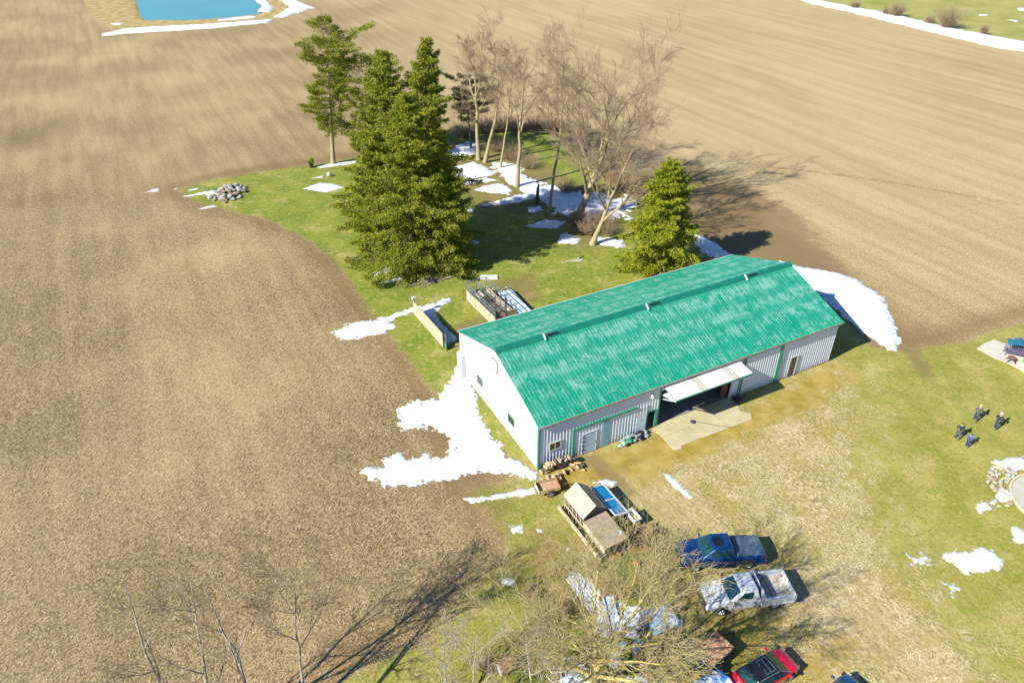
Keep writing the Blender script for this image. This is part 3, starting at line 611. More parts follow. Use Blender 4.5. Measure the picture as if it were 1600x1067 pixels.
def bare_tree(label, base, top, r0, seed, spread=1.0, limbs=6, fork=.35, twigs=1.0, barkm=None, twigm=None, cat='tree', name='bare_tree', group=None, stems=1, lift=.8, tw=.011, mids=None, droop=0, thin=None, shrink=.86):
    if shrink: top = base + (top - base)*shrink; mids = [base + (q - base)*shrink for q in mids] if mids else None
    rn = random.Random(seed); L = top - base; H = L.length; big = []; mid = []; fine = []
    def rv(s): return Vector((rn.gauss(0, s), rn.gauss(0, s), rn.gauss(0, s)))
    def grow(p, d, length, r, lev, nseg):
        d = d.normalized(); step = length/nseg; pts = [p.copy()]; rs = [r]
        for i in range(nseg):
            up = .10 if lev < 3 else .05
            d = (d + rv(.05 + .03*lev) + Vector((0, 0, up*lift - droop*.1*lev))).normalized(); p = p + d*step
            pts.append(p.copy()); rs.append(r * (1 - .75*(i+1)/nseg) if lev else r*(1-.55*(i+1)/nseg))
        (big if lev < 2 else mid if lev < 4 else fine).append((pts, rs))
        if lev >= 5: return
        nch = {1: 5, 2: 5, 3: 4, 4: 3}.get(lev, 3)
        if lev >= 3: nch = max(2, int(round(nch*twigs)))
        for c in range(nch):
            tt = .22 + .78*(c + rn.random())/nch; i = min(nseg-1, int(tt*nseg)); q = pts[i].lerp(pts[i+1], tt*nseg-i if tt*nseg-i < 1 else 1)
            ax = rv(1).normalized(); dd = (pts[i+1]-pts[i]).normalized(); side = dd.cross(ax).normalized()
            ang = rn.uniform(.30, .72)
            nd = dd*math.cos(ang) + side*math.sin(ang)
            grow(q, nd, length*rn.uniform(.42, .66), max(tw*.8, rs[i]*(thin if thin else .6)), lev+1, 4 if lev < 3 else 3)
    for st in range(stems):
        T = top.copy(); 
        if stems > 1: T += Vector((math.cos(st*2.4+seed), math.sin(st*2.4+seed), 0))*H*.28*spread
        pts = [base.copy()]
        n = 9; pm = list(mids or [])
        for i in range(1, n+1):
            f = i/n; q = base.lerp(T, f) if not pm else (base.lerp(pm[0], f*2) if f < .5 else pm[0].lerp(T, f*2-1))
            q += Vector((rn.gauss(0, .006), rn.gauss(0, .006), 0))*H*math.sin(math.pi*f); pts.append(q)
        rs = [r0*(1.35 if i == 0 else 1)*(1-.88*(i/n)**1.1) for i in range(n+1)]
        big.append((pts, rs))
        for c in range(limbs):
            tt = fork + (.95-fork)*(c+rn.random()*.6)/limbs; i = min(n-1, int(tt*n)); q = pts[i].lerp(pts[i+1], tt*n-i)
            a = c*2.4 + seed*1.3 + rn.uniform(-.4, .4); el_ = R(rn.uniform(38, 62))
            nd = Vector((math.cos(a)*math.cos(el_), math.sin(a)*math.cos(el_), math.sin(el_)*(.5+.5*lift)))
            grow(q, nd, H*spread*rn.uniform(.30, .44)*(1.15-.55*(tt-fork)), rs[i]*.62, 1, 6)
    root = thing(name, label, cat, base, 0, group)
    def tosegs(lst, rmin=0):
        return [(*a, *b, max(ra, rmin), max(rb, rmin)) for pts, rs in lst for a, b, ra, rb in zip(pts[:-1], pts[1:], rs[:-1], rs[1:])]
    bo = np.array(base)
    m = MB(); m.m = Matrix.Translation(-base)
    for pts, rs in big: m.tube(pts, rs, 8)
    m.build('trunk', barkm or BARKG, root, smooth=60, fixn=False)
    v1, f1 = tubes_np(tosegs(mid, tw*1.3), 4); v2, f2 = tubes_np(tosegs(fine, tw), 3)
    v, f = merge([(v1, f1), (v2, f2)]); np_mesh('crown', v - bo, f, twigm or TWIG, root)
    return root
def spray_mesh(P, D, Ln, Wd, rng):
    """one bent pair of quads (needle spray) per point P, direction D"""
    n = len(P); D = D/np.linalg.norm(D, axis=1)[:, None]
    r = rng.normal(size=(n, 3)); r[:, 2] *= .5; S = np.cross(D, r); S /= np.linalg.norm(S, axis=1)[:, None] + 1e-9
    Ln = Ln[:, None]; Wd = Wd[:, None]
    V = np.stack([P, P + D*Ln*.5 + S*Wd, P + D*Ln + np.array([0, 0, -.12])*Ln, P + D*Ln*.5 - S*Wd], 1).reshape(-1, 3)
    F = np.arange(n*4).reshape(n, 4); return V, F
def conifer(label, base, top, rad, seed, kind='spruce', needle=None, dens=1.0, clear=.03, barkm=None, name='spruce_tree', group=None, px=.25):
    rng = np.random.RandomState(seed); rn = random.Random(seed); ax = top - base; H = ax.length
    segs = []; PP = []; DD = []; LL = []; WW = []
    z = clear*H; ph = 0
    irr = [rn.uniform(0, 6.3) for _ in range(5)]
    while z < H*.985:
        t_ = z/H
        if kind == 'spruce':
            env = rad*min(1, (t_-clear)*7+.55)*(1-t_)**.66*(1+.18*math.sin(t_*19+irr[0])+.08*math.sin(t_*43+irr[4])) + .10; nb_ = rn.randint(6, 9); stepz = .40+.28*(1-t_)
        else:
            env = rad*(math.sin(min(1, (t_-clear)/(1-clear)*1.04)*math.pi)**.65*.85+.12)*(.9+.35*math.sin(t_*13+irr[1])); nb_ = rn.randint(4, 6); stepz = .62
        cen = base + ax*t_
        for b in range(nb_):
            cen = base + ax*min(.985, max(clear, t_ + rn.uniform(-.016, .016)))
            az = ph + b*2*math.pi/nb_ + rn.uniform(-.3, .3)
            lobe = 1 + .16*math.sin(2*az+irr[2]+t_*5) + .10*math.sin(5*az+irr[3]-t_*9)
            L_ = env*lobe*rn.choice([rn.uniform(.45, .85), rn.uniform(.8, 1.4)]) * (1.15 if t_ > .7 and b % 3 == 0 else 1) * (1 if kind == 'spruce' else rn.choice([1, 1, .7, 1.25]))
            if seed == 31: L_ = env*lobe*rn.uniform(.78, 1.18)
            if kind != 'spruce' and rn.random() < .18: continue
            if L_ < .12: L_ = .12
            el0 = (R(18)*t_*2 - R(14)) if kind == 'spruce' else R(rn.uniform(0, 28))
            el0 += R(rn.uniform(-8, 8)); dirh = Vector((math.cos(az), math.sin(az), 0)); nseg = 5; p = cen.copy(); pts = [p.copy()]
            for i in range(nseg):
                f = (i+.5)/nseg; e = el0 - (R(24)*math.sin(f*math.pi)*(1-t_) - R(16)*f if kind == 'spruce' else -R(8)*f)
                p = p + (dirh*math.cos(e) + Vector((0, 0, math.sin(e))))*(L_/nseg); pts.append(p.copy())
            rb = .012 + .010*L_
            for a, c in zip(pts[:-1], pts[1:]): segs.append((*a, *c, rb, rb*.7))
            n_ = int(max(10, (78 if kind == 'spruce' else 80)*L_*dens))
            f0 = .12 if kind == 'spruce' else .42
            u = f0 + (1-f0)*rng.rand(n_)**.7; ui = np.minimum((u*nseg).astype(int), nseg-1); fr_ = u*nseg-ui
            A = np.array([list(q) for q in pts]); Q = A[ui]*(1-fr_[:, None]) + A[ui+1]*fr_[:, None]
            sd = np.sign(rng.rand(n_)-.5)[:, None]; perp = np.array([-math.sin(az), math.cos(az), 0])[None]
            fw = np.array(list(dirh))[None]
            spread = (L_*.30+.16)*(1.15-u)[:, None] if kind == 'spruce' else (.55+.1*L_)*np.ones((n_, 1))
            Q = Q + perp*sd*rng.rand(n_, 1)*spread + fw*rng.rand(n_, 1)*spread*.3 + rng.normal(0, .10 if kind == 'spruce' else .15, (n_, 3))
            D_ = fw*rng.uniform(.0, 1., (n_, 1)) + perp*sd*rng.uniform(-.2, 1, (n_, 1)) + np.array([[0, 0, 1]])*(rng.uniform(-.75, .25, (n_, 1)) if kind == 'spruce' else rng.uniform(-.1, .9, (n_, 1)))
            PP.append(Q); DD.append(D_); LL.append(rng.uniform(.7, 1.5, n_)*px*1.5); WW.append(rng.uniform(.6, 1.3, n_)*px*.33)
        ph += 1.1; z += stepz*(.85+.3*rn.random())
    root = thing(name, label, 'tree', base, 0, group); bo = np.array(base)
    n = 10; m = MB(); m.m = Matrix.Translation(-base); r0 = H*.0155
    m.tube([base + ax*(i/n) for i in range(n+1)], [r0*(1.3 if i == 0 else 1)*(1-.93*i/n) for i in range(n+1)], 10); m.build('trunk', barkm or BARKD, root, smooth=60, fixn=False)
    v1, f1 = tubes_np(segs, 3); np_mesh('branches', v1-bo, f1, barkm or BARKD, root)
    v, f = spray_mesh(np.concatenate(PP), np.concatenate(DD), np.concatenate(LL), np.concatenate(WW), rng)
    np_mesh('crown', v-bo, f, needle or NEEDLE, root)
    return root
def TB(b, tp): base = G(*b); return base, top_point(base, *tp)
# --- conifers
CG = 'conifers in the clump by the field corner'
b, tp = TB((521,256), (507,22)); conifer('tallest pine at the left end of the clump, with a bare grey lower trunk', b, tp, 4.4, 11, 'pine', NEEDLEP, 1.2, .20, BARKG, 'pine_tree', px=.18)
b, tp = TB((583,262), (562,78)); conifer('ragged thinner pine just right of the tallest pine, with dead bare branches', b, tp, 4.0, 12, 'pine', NEEDLEP, 1.0, .12, BARKG, 'pine_tree', px=.18)
for (bb, tt, r_, sd, lb) in [((603,378), (598,76), 5.0, 21, 'tall spruce with a thin pointed top beside the ragged pine'), ((662,380), (666,56), 5.2, 22, 'tallest spruce at the right rear of the clump, dark layered branches'),
        ((644,422), (634,140), 5.6, 23, 'broad leafy spruce at the front of the clump, above the stacked poles'), ((694,420), (694,236), 3.9, 24, 'short wide spruce at the front right of the clump, its shade on the lawn'), ((592,400), (577,205), 3.5, 25, 'short spruce at the lower left of the clump, behind the green wheelbarrow')]:
    b, tp = TB(bb, tt); conifer(lb, b, tp, r_, sd, 'spruce', NEEDLE, 1.0, .02, BARKD, 'spruce_tree', px=.17)
b, tp = TB((1030,428), (1050,246)); conifer('single bright green spruce standing right behind the barn', b, tp, 4.9, 31, 'spruce', NEEDLEB, 1.15, .01, BARKD, 'spruce_tree', px=.17)
b, tp = TB((736,232), (726,118)); conifer('small dark brownish pine behind the bare trees', b, tp, 3.6, 32, 'pine', NEEDLED, 1.3, .40, BARKD, 'pine_tree', px=.18)
# --- bare trees in the grove
GG = None
for (bb, tt, r_, sd, kw, lb) in [
    ((748,250), (738,46), .34, 3, dict(spread=.85, limbs=7, fork=.32, twigs=1.2), 'grey bare tree with a straight dark trunk, leftmost of the bare row'),
    ((758,254), (800,62), .30, 4, dict(spread=.8, limbs=6, fork=.42, twigs=1.2), 'bare tree leaning right out of the tangle beside the leftmost grey trunk'),
    ((782,263), (806,92), .17, 5, dict(spread=.6, limbs=5, fork=.5, twigs=1.2), 'thin bare tree, slimmest trunk in the row'),
    ((808,292), (822,70), .30, 6, dict(spread=.85, limbs=6, fork=.36, twigs=1.2), 'bare tree whose trunk forks in a V above a snowy stump'),
    ((858,332), (890,96), .24, 7, dict(spread=.75, limbs=6, fork=.55, twigs=1.2), 'tall bare tree with a long straight branchless stem beside the broken snag'),
    ((903,342), (998,82), .50, 8, dict(spread=1.32, limbs=12, fork=.2, twigs=1.35, lift=.5, shrink=.78, mids=[top_point(G(903,342), 948, 225)]), 'largest bare tree, thick leaning trunk and the widest crown'),
    ((926,382), (1008,190), .36, 9, dict(spread=1.15, limbs=9, fork=.28, twigs=1.25, lift=.5, mids=[top_point(G(926,382), 952, 316)]), 'leaning bare tree nearest the bright spruce, with low limbs reaching right')]:
    b, tp = TB(bb, tt); bare_tree(lb, b, tp, r_, sd, **kw)
# snag
b = G(839,318); m = MB(); m.tube([(0,0,0), (.05,0,1), (.1,.05,2.2), (.22,0,3.0)], [.3,.24,.2,.05], 8); o = m.build('broken_snag', BARKD, None, smooth=60); o.location = b
tag(o, 'short broken dead trunk standing in the snow between bare trees', 'tree stump')
# --- trees at the bottom edge
b, tp = TB((925,1066), (925,842)); bare_tree('spreading bare tree with yellowish branches over the junk by the parked trucks', b, G(962,985,9.2), .24, 41, spread=1.42, limbs=20, fork=.10, twigs=1.15, thin=.46, barkm=BARKY, twigm=bark('olive_grey_twigs', (.42, .35, .16), (.30, .245, .13)), lift=.35, tw=.008, shrink=None)
for (bb, tt, hh, r_, sd, kw, lb, nm) in [
    ((300,1230), (195,915), 10.5, .16, 51, dict(spread=.8, limbs=7, fork=.3), 'pale bare treetop at the far bottom left over the field', 0),
    ((345,1240), (298,905), 10.5, .15, 52, dict(spread=.7, limbs=6, fork=.3), 'pale bare treetop with a straight stem, second from the bottom left', 0),
    ((455,1235), (318,915), 10.5, .17, 53, dict(spread=.75, limbs=6, fork=.3), 'pale bare treetop leaning left, third from the bottom left', 0),
    ((474,1076), (452,872), 9.6, .09, 54, dict(spread=.9, limbs=8, fork=.3, tw=.007, twigs=.9, twigm=TWIG), 'slender pale bare treetop over the field just left of the green strip', 0),
    ((700,1120), (692,985), 4.5, .09, 55, dict(spread=.9, limbs=6, fork=.3), 'bare sapling in the green strip, left of the rusty drum', 0),
    ((735,1140), (745,990), 5.2, .09, 56, dict(spread=.9, limbs=6, fork=.3), 'bare sapling in the green strip, just above and left of the rusty drum', 0),
    ((840,1150), (820,985), 5.2, .10, 57, dict(spread=1.0, limbs=7, fork=.25), 'bare bush-like tree between the rusty drum and the white rack', 0)]:
    base = G(*bb); bare_tree(lb, base, G(*tt, hh), r_, sd, **{**dict(twigs=.55, barkm=TWIGG, twigm=TWIGG if sd > 53 else TWIG, tw=.006, name='bare_tree', shrink=(.95 if sd == 54 else None)), **kw})
# --- shrubs and brush
def shrub(label, base, h, r_, seed, n=90, mat=None, name='bare_shrub', cat='shrub', flat=0, group=None, tw=.012):
    rng = np.random.RandomState(seed); segs = []
    for i in range(n):
        a = rng.rand()*6.28; rr = r_*math.sqrt(rng.rand())*.35; p = np.array([math.cos(a)*rr, math.sin(a)*rr, 0]); d = np.array([math.cos(a)*rng.rand()*.9*(r_/h+.2), math.sin(a)*rng.rand()*.9*(r_/h+.2), 1-flat]); d += rng.normal(0, .25, 3); d /= np.linalg.norm(d)
        L_ = h*rng.uniform(.5, 1.1); q = p
        for k in range(3):
            q2 = q + d*L_/3; q2[2] = max(q2[2], .02); segs.append((*q, *q2, tw*(1.5-.3*k), tw*(1.2-.3*k)))
            for s_ in range(2):
                e = d + rng.normal(0, .5, 3); e /= np.linalg.norm(e); q3 = q2 + e*L_*.22; q3[2] = max(q3[2], .02); segs.append((*q2, *q3, tw*.8, tw*.5))
            q = q2; d = d + rng.normal(0, .2, 3); d /= np.linalg.norm(d)
    v, f = tubes_np(segs, 3); o = np_mesh(name, v, f, mat or TWIG); o.location = base
    return tag(o, label, cat, group)
HG = 'bare shrubs of the hedgerow behind the grove'
for i, (x_, y_, h_) in enumerate([(722,214,2.4),(752,208,2.6),(780,205,2.8),(806,204,2.6),(834,203,2.8),(862,203,2.4),(890,206,2.2)]):
    shrub('purplish bare hedgerow shrub behind the grove, ' + ['leftmost', 'second from the left', 'third from the left', 'fourth from the left', 'third from the right', 'second from the right', 'rightmost'][i] + ' of seven', G(x_, y_), h_, 2.6, 70+i, 150, TWIG, group=HG, tw=.022)
UG = 'bare underbrush among the grove trunks'
for i, (x_, y_, h_, r_) in enumerate([(775,236,2.2,2.2),(800,250,2.4,2.4),(826,262,2.0,2.2),(905,352,2.3,1.6),(940,352,2.4,1.8),(918,366,2.2,1.5),(950,366,1.8,1.3),(885,300,1.8,1.8),(980,300,1.6,2.0)]):
    shrub(['tangled brush at the foot of the leftmost grey bare trunk', 'tangled brush between the slimmest trunk and the hedgerow', 'tangled brush just behind the V-forked trunk', 'tall tangle around the foot of the thickest leaning trunk', 'tangle between the two leaning trunks', 'tangle just above the base of the nearest leaning trunk', 'small tangle right of the two leaning trunks', 'brush right of the long straight branchless stem', 'brush behind the snow, rightmost in the grove'][i], G(x_, y_), h_, r_, 90+i, 130, TWIG, 'bare_shrub', 'shrub', group=UG, tw=.014)
for i, (x_, y_) in enumerate([(890,225),(930,240),(975,262),(1015,250)]):
    lb = ['fallen grey treetop nearest the hedgerow on the lawn edge', 'fallen branches lying between the big bare crown and the hedgerow', 'fallen branches behind the largest leaning trunk', 'fallen twiggy limb farthest out on the bare soil'][i]
    shrub(lb, G(x_, y_), 3.2, 4.5, 110+i, 120, TWIGG, 'fallen_branches', 'branches', flat=.85, tw=.022)
for i, (x_, y_, h_, r_, lb) in enumerate([(1335,14,2.0,1.6,'small leafless bush at the left end of the snowy ditch'),(1388,24,2.4,3.2,'wide low brown bush by the snowy ditch'),(1400,27,3.4,1.8,'upright brown bush just right of the wide low one'),(1452,38,2.0,1.6,'small pale bush in the middle of the snowy ditch'),(1478,45,5.5,3.2,'tallest brown bush by the gap in the snowy ditch'),(1535,55,2.0,.8,'tiny yellowish bush at the right of the snowy ditch')]):
    shrub(lb, G(x_, y_), h_, r_, 130+i, 160, TWIG, tw=.03)
SG = 'weedy bare shrubs under the spreading tree'
for i, (x_, y_) in enumerate([(830,930),(850,985),(880,960),(810,1010),(1040,905),(1060,930),(1010,1040),(1045,1050),(990,850),(1015,845),(1035,860),(870,900),(760,1045)]):
    shrub(['dead weeds at the field edge left of the pale ribbed sheet', 'dead weeds in the strip above the white tubular rack', 'dead weeds just left of the spreading tree fork', 'dead weeds between rusty drum and the field edge', 'dead weeds below the front wheel of the blue truck', 'dead weeds between the blue and white tarp and the blue truck', 'dead weeds below the blue drums', 'dead weeds left of the black-framed trailer', 'dead weeds in the scrap heap beside the shed', 'dead canes left of the purplish brush heap', 'dead canes under the blue truck nose', 'dead weeds above the pale ribbed sheet', 'dead weeds just left of the rusty drum'][i], G(x_, y_), 1.1, .9, 150+i, 90, TWIGY if i % 2 else TWIG, 'bare_shrub', 'shrub', group=SG, tw=.009)
# ------------------------------------------------------------------ loose ground cover: straw, dry tufts, grass
def scatter(name, poly, n, L0, W0, mat, seed, label, excl=(), ymax=None, up=.35, keep=None):
    rng = np.random.RandomState(seed); P = poly; x0, y0 = P.min(0); x1, y1 = P.max(0)
    X = rng.uniform(x0, x1, n*3); Y = rng.uniform(y0, y1, n*3)
    k = sdf(X, Y, P) > 0
    for e in excl: k &= sdf(X, Y, e) < 0
    dep = Y*_cp + CH*_sp; sx = 800 + FL*X/dep; k &= (sx > -20) & (sx < 1620)
    if keep is not None: k &= keep(X, Y)
    X = X[k][:n]; Y = Y[k][:n]; n = len(X); a = rng.uniform(0, 6.283, n); L_ = rng.uniform(.5, 1.4, n)*L0; W_ = rng.uniform(.6, 1.3, n)*W0
    d = np.stack([np.cos(a), np.sin(a), np.zeros(n)], -1); s = np.stack([-np.sin(a), np.cos(a), np.zeros(n)], -1)
    c = np.stack([X, Y, np.full(n, .012)], -1); h = (rng.rand(n)**2*up*L0)[:, None]*np.array([[0, 0, 1.]])
    V = np.stack([c - s*W_[:, None], c + s*W_[:, None], c + d*L_[:, None] + s*W_[:, None]*.6 + h, c + d*L_[:, None] - s*W_[:, None]*.6 + h], 1).reshape(-1, 3)
    V[:, 2] = np.maximum(V[:, 2], .008)
    return tag(np_mesh(name, V, np.arange(n*4).reshape(n, 4), mat), label, name.replace('_', ' '), kind='stuff')
STRAW = M('straw', (.56, .45, .26), (.36, .28, .14), .9, .9, thr=(.35, .65)); DRYG = M('dry_grass', (.62, .52, .33), (.42, .33, .15), .9, .9, thr=(.35, .65)); GRS = M('green_grass', (.17, .20, .02), (.34, .29, .08), .9, .7, thr=(.35, .65))
NEARF = poly_px([(-60,1090),(-60,330),(300,315),(470,375),(640,600),(700,760),(780,850),(700,1000),(520,1090)])
scatter('corn_stubble', NEARF, 110000, .17, .016, STRAW, 1, 'pale straw and stalk pieces strewn over the near part of the ploughed field', excl=[LAWN])
scatter('dry_grass', DRY, 34000, .20, .015, DRYG, 2, 'tufts of pale dead grass over the yard in front of the barn', excl=[OLIVE], keep=lambda X, Y: (fbm(X, Y, .35) > .47) & (sdf(X, Y, DRY) + (fbm(X+7, Y, .3)-.5)*9 > 1.5))
scatter('lawn_grass', poly_px([(838,746),(730,768),(800,866),(560,1060),(560,1080),(1650,1080),(1650,520),(1400,549),(1316,540),(1000,690)]), 60000, .16, .016, GRS, 3, 'short tufts of yellowish green grass on the lawn around the yard', excl=[OLIVE, DIRT], keep=lambda X, Y: fbm(X+40, Y, .4) > .42)
# ------------------------------------------------------------------ vehicles
def paint(name, col, rough=.28, metal=.0, fleck=None):
    if name in _mats: return _mats[name]
    t = NT(name); n_ = t.ramp(t.noise(2.2, 5, .7), .45, .75)
    t.out(t.mix(t.math('MULTIPLY', n_, .15), col, fleck or tuple(c*.6+.03 for c in col)), rough, metal)
    t.b.inputs['Coat Weight'].default_value = .8; t.b.inputs['Coat Roughness'].default_value = .06; _mats[name] = t.mat; return t.mat
TYRE = M('tyre_rubber', (.022, .022, .023), (.05, .045, .04), .85, 6); RIM = M('alloy_rim', (.50, .52, .54), (.32, .33, .34), .3, 8, metal=.8)
CGLASS = M('tinted_glass', (.010, .045, .048), (.016, .06, .06), .04, 2, spec=1); TRIM = M('black_plastic', (.02, .02, .022), (.035, .035, .035), .6, 5)
LAMPW = M('clear_lamp', (.75, .77, .8), (.5, .52, .55), .12, 9); LAMPR = M('red_lamp', (.45, .01, .008), (.3, .01, .01), .2, 9); LAMPO = M('amber_lamp', (.4, .12, .02), None, .25, 9)
def interp(x, T):
    for (a, va), (b, vb) in zip(T[:-1], T[1:]):
        if x <= b: return va + (vb-va)*((x-a)/(b-a) if b > a else 0) if x >= a else va
    return T[-1][1]
def shell(xf_, xr, top, halfw, sill, axles, wr, inner=None, bed=None):
    """car body: stations along x from rear to front; top/halfw profiles; wheel arches cut in the lower edge; bed=(x0,x1,floor z)"""
    m = MB(); xs = []; x = xr
    while x < xf_: xs.append(x); x += .07
    xs.append(xf_)
    if bed:
        xs = sorted([q for q in xs if abs(q-bed[0]) > .03 and abs(q-bed[1]) > .03] + [bed[0], bed[0]+.001, bed[1]-.001, bed[1]])
    rows = []; ra = wr + .09
    for x in xs:
        zt = interp(x, top); hw = interp(x, halfw); zb = sill
        for ax in axles:
            if abs(x-ax) < ra: zb = max(zb, wr + math.sqrt(max(0, ra*ra-(x-ax)**2)) * .98)
        zb = min(zb, zt-.12); inb = bed and bed[0] < x < bed[1]
        zf = bed[2] if inb else zt
        half = [(hw*.80, zb), (hw*.955, zb), (hw*.985, zb+(zt-zb)*.3), (hw, zb+(zt-zb)*.62), (hw*.985, zt-.09), (hw*.955, zt-.02), (hw*.90, zt+ (0 if inb else .012))]
        if inb: half += [(hw*.86, zt), (hw*.85, zf), (hw*.4, zf)]
        else: half += [(hw*.7, zt+.02), (hw*.5, zt+.032), (hw*.25, zt+.038)]
        mid = (0, zf if inb else zt+.04)
        rows.append([(x, y, z) for y, z in half] + [(x, 0, mid[1])] + [(x, -y, z) for y, z in half[::-1]])
    m.grid(rows); k = len(rows[0])
    for r in (rows[0], rows[-1]):
        n = len(m.v); m.v += [tuple(m.m @ Vector(p)) for p in r]; m.f.append(tuple(range(n, n+k))); m.mi.append(0)
    m.add([(xs[0], -interp(xs[0], halfw)*.8, sill), (xs[-1], -interp(xs[-1], halfw)*.8, sill), (xs[-1], interp(xs[-1], halfw)*.8, sill), (xs[0], interp(xs[0], halfw)*.8, sill)], [(0,1,2,3)])
    return m
def wheel(parent, x, y, r, wd=.25, rim=None):
    s = 1 if y > 0 else -1
    m = MB(); m.lathe([(r*.62, -wd/2), (r*.93, -wd/2), (r, -wd*.36), (r, wd*.36), (r*.93, wd/2), (r*.62, wd/2), (r*.60, wd*.3)], 24, 'y', (x, y - s*wd*.45, r))
    w_ = m.build('wheel', TYRE, parent, smooth=35)
    m = MB(); yc = y - s*wd*.45 + s*wd*.36
    m.lathe([(r*.63, -.02), (r*.60, .03*s), (r*.54, .0), (r*.50, -.05*s)], 24, 'y', (x, yc, r)); m.lathe([(0.001, .03*s), (r*.15, .03*s), (r*.17, -.03*s)], 12, 'y', (x, yc, r))
    for k in range(6):
        a = k*math.pi/3; m.bar((x+math.cos(a)*r*.12, yc, r+math.sin(a)*r*.12), (x+math.cos(a)*r*.56, yc, r+math.sin(a)*r*.56), .075, .04)
    m.build('rim', rim or RIM, w_, smooth=35)
    m = MB(); m.lathe([(0.001, 0), (r*.6, 0)], 20, 'y', (x, y - s*wd*.6, r)); m.build('brake_disc', TRIM, w_)
def greenhouse(parent, mat, zb, zt, xb, xt, hb, ht, name='cab', win=(), crown=.04, roofmat=None):
    """xb=(rear,front) at the belt, xt at the roof; hb/ht half widths"""
    m = MB(); n = 8; rows = []
    def ring(f):  # f 0 belt .. 1 roof edge
        e = f; x0 = xb[0]+(xt[0]-xb[0])*e; x1 = xb[1]+(xt[1]-xb[1])*e; h_ = hb+(ht-hb)*e; z = zb+(zt-zb)*e; pts = []
        c = .10
        for (cx, cy, a0) in ((x1-c, h_-c, 0), (x0+c, h_-c, 90), (x0+c, -h_+c, 180), (x1-c, -h_+c, 270)):
            for k in range(4):
                a = R(a0+k*30); bow = .07*(1-(cy/h_)**2)
                pts.append((cx+c*math.cos(a), cy+c*math.sin(a), z))
        return pts
    rs = [ring(f) for f in (0, .33, .66, .93)]
    top = ring(.93); cx = (xt[0]+xt[1])/2
    for s_, dz in ((.965, .045), (.9, .065), (.6, .065+crown*.7), (.01, .065+crown)):
        rs.append([(cx+(p[0]-cx)*s_, p[1]*s_, top[0][2]+dz*.9) for p in top])
    rs = [r + [r[0]] for r in rs]; m.grid(rs); cab = m.build(name, mat, parent, smooth=38)
    # glass set 6 mm proud of the sloped faces
    def quad(pname, P, off, cab_=cab):
        P = [Vector(p) for p in P]; nn = (P[1]-P[0]).cross(P[3]-P[0]).normalized(); c_ = sum(P, Vector())/4; out = Vector((c_.x-cx, c_.y, .2))
        if nn.dot(out) < 0: nn = -nn
        mb = MB(); N_ = 6; A = []
        for i in range(N_+1):
            row = []
            for j in range(N_+1):
                u, v_ = i/N_, j/N_; q = P[0].lerp(P[1], u).lerp(P[3].lerp(P[2], u), v_); row.append(q + nn*off)
            A.append(row)
        mb.grid(A); B_ = [[p - nn*(off+.03) for p in r] for r in A]; mb.grid(B_)
        return mb.build(pname, CGLASS, cab_, smooth=30)
    def S(fx, f, side, o=0.0):   # point on a side face, fx 0 rear 1 front
        return Vector((xb[0]+(xt[0]-xb[0])*f + ((xb[1]+(xt[1]-xb[1])*f) - (xb[0]+(xt[0]-xb[0])*f))*fx, side*(hb+(ht-hb)*f), zb+(zt-zb)*f))
    def Fp(fy, f, front):
        x = (xb[1]+(xt[1]-xb[1])*f) if front else (xb[0]+(xt[0]-xb[0])*f); h_ = hb+(ht-hb)*f; return Vector((x, fy*h_, zb+(zt-zb)*f))
    quad('windshield', [Fp(-.86, .05, 1), Fp(.86, .05, 1), Fp(.86, .90, 1), Fp(-.86, .90, 1)], .008)
    quad('rear_window', [Fp(-.82, .10, 0), Fp(.82, .10, 0), Fp(.82, .86, 0), Fp(-.82, .86, 0)], .008)
    for sd in (1, -1):
        for (a, b) in win: quad('side_window', [S(a, .08, sd), S(b, .08, sd), S(min(b, .97), .86, sd), S(max(a, .03), .86, sd)], .008)
    return cab
def mirror(parent, x, y, z, mat):
    s = 1 if y > 0 else -1; m = MB(); m.bar((x, y*.93, z-.02), (x, y+s*.1, z), .05); m.box(x-.06, x+.05, min(y+s*.06, y+s*.26), max(y+s*.06, y+s*.26), z-.08, z+.1); m.build('mirror', mat, parent, bevel=.02)
def lamps(root, xf_, xr, hw, zf, zr, tall=.2):
    for s in (1, -1):
        m = MB(); m.add([(xf_-.30, s*hw*.96, zf-.06), (xf_+.012, s*hw*.72, zf-.08), (xf_-.015, s*hw*.72, zf+.09), (xf_-.30, s*hw*.955, zf+.09), (xf_-.10, s*(hw*.90+.03), zf-.07), (xf_-.12, s*(hw*.88+.03), zf+.10)], [(0,4,5,3),(4,1,2,5)]); m.build('headlight', LAMPW, root)
        m = MB(); a, b = sorted((s*hw*.84, s*hw*.99)); m.box(xr-.02, xr+.14, a, b, zr-tall, zr+tall*.5); m.build('tail_light', LAMPR, root, bevel=.02)
def place_px(p, z=0): return G(*p, z)
# blue crew-cab pickup
BLUE = paint('dark_blue_car_paint', (.003, .032, .12), .28)
a_ = G(1068, 872, .5); b_ = G(1190, 866, .5); hd = math.atan2(a_.y-b_.y, a_.x-b_.x); ctr = (G(1066,889,.35)+G(1193,884,.35))/2; ctr.z = 0
ctr += Vector((-math.sin(hd), math.cos(hd), 0))*-1.02
tk = thing('pickup_truck', 'dark blue crew-cab pickup truck with a covered bed, parked above the white truck', 'pickup truck', ctr, hd)
top = [(-2.95, 1.20), (-2.9, 1.27), (-.75, 1.27), (-.7, 1.25), (1.45, 1.20), (2.3, 1.13), (2.72, 1.05), (2.86, .88), (2.92, .72)]
hwT = [(-2.95, .93), (-2.85, .97), (-.6, 1.0), (1.9, 1.0), (2.5, .96), (2.8, .88), (2.92, .78)]
shell(2.92, -2.95, top, hwT, .42, (1.95, -1.75), .40).build('body', BLUE, tk, smooth=35)
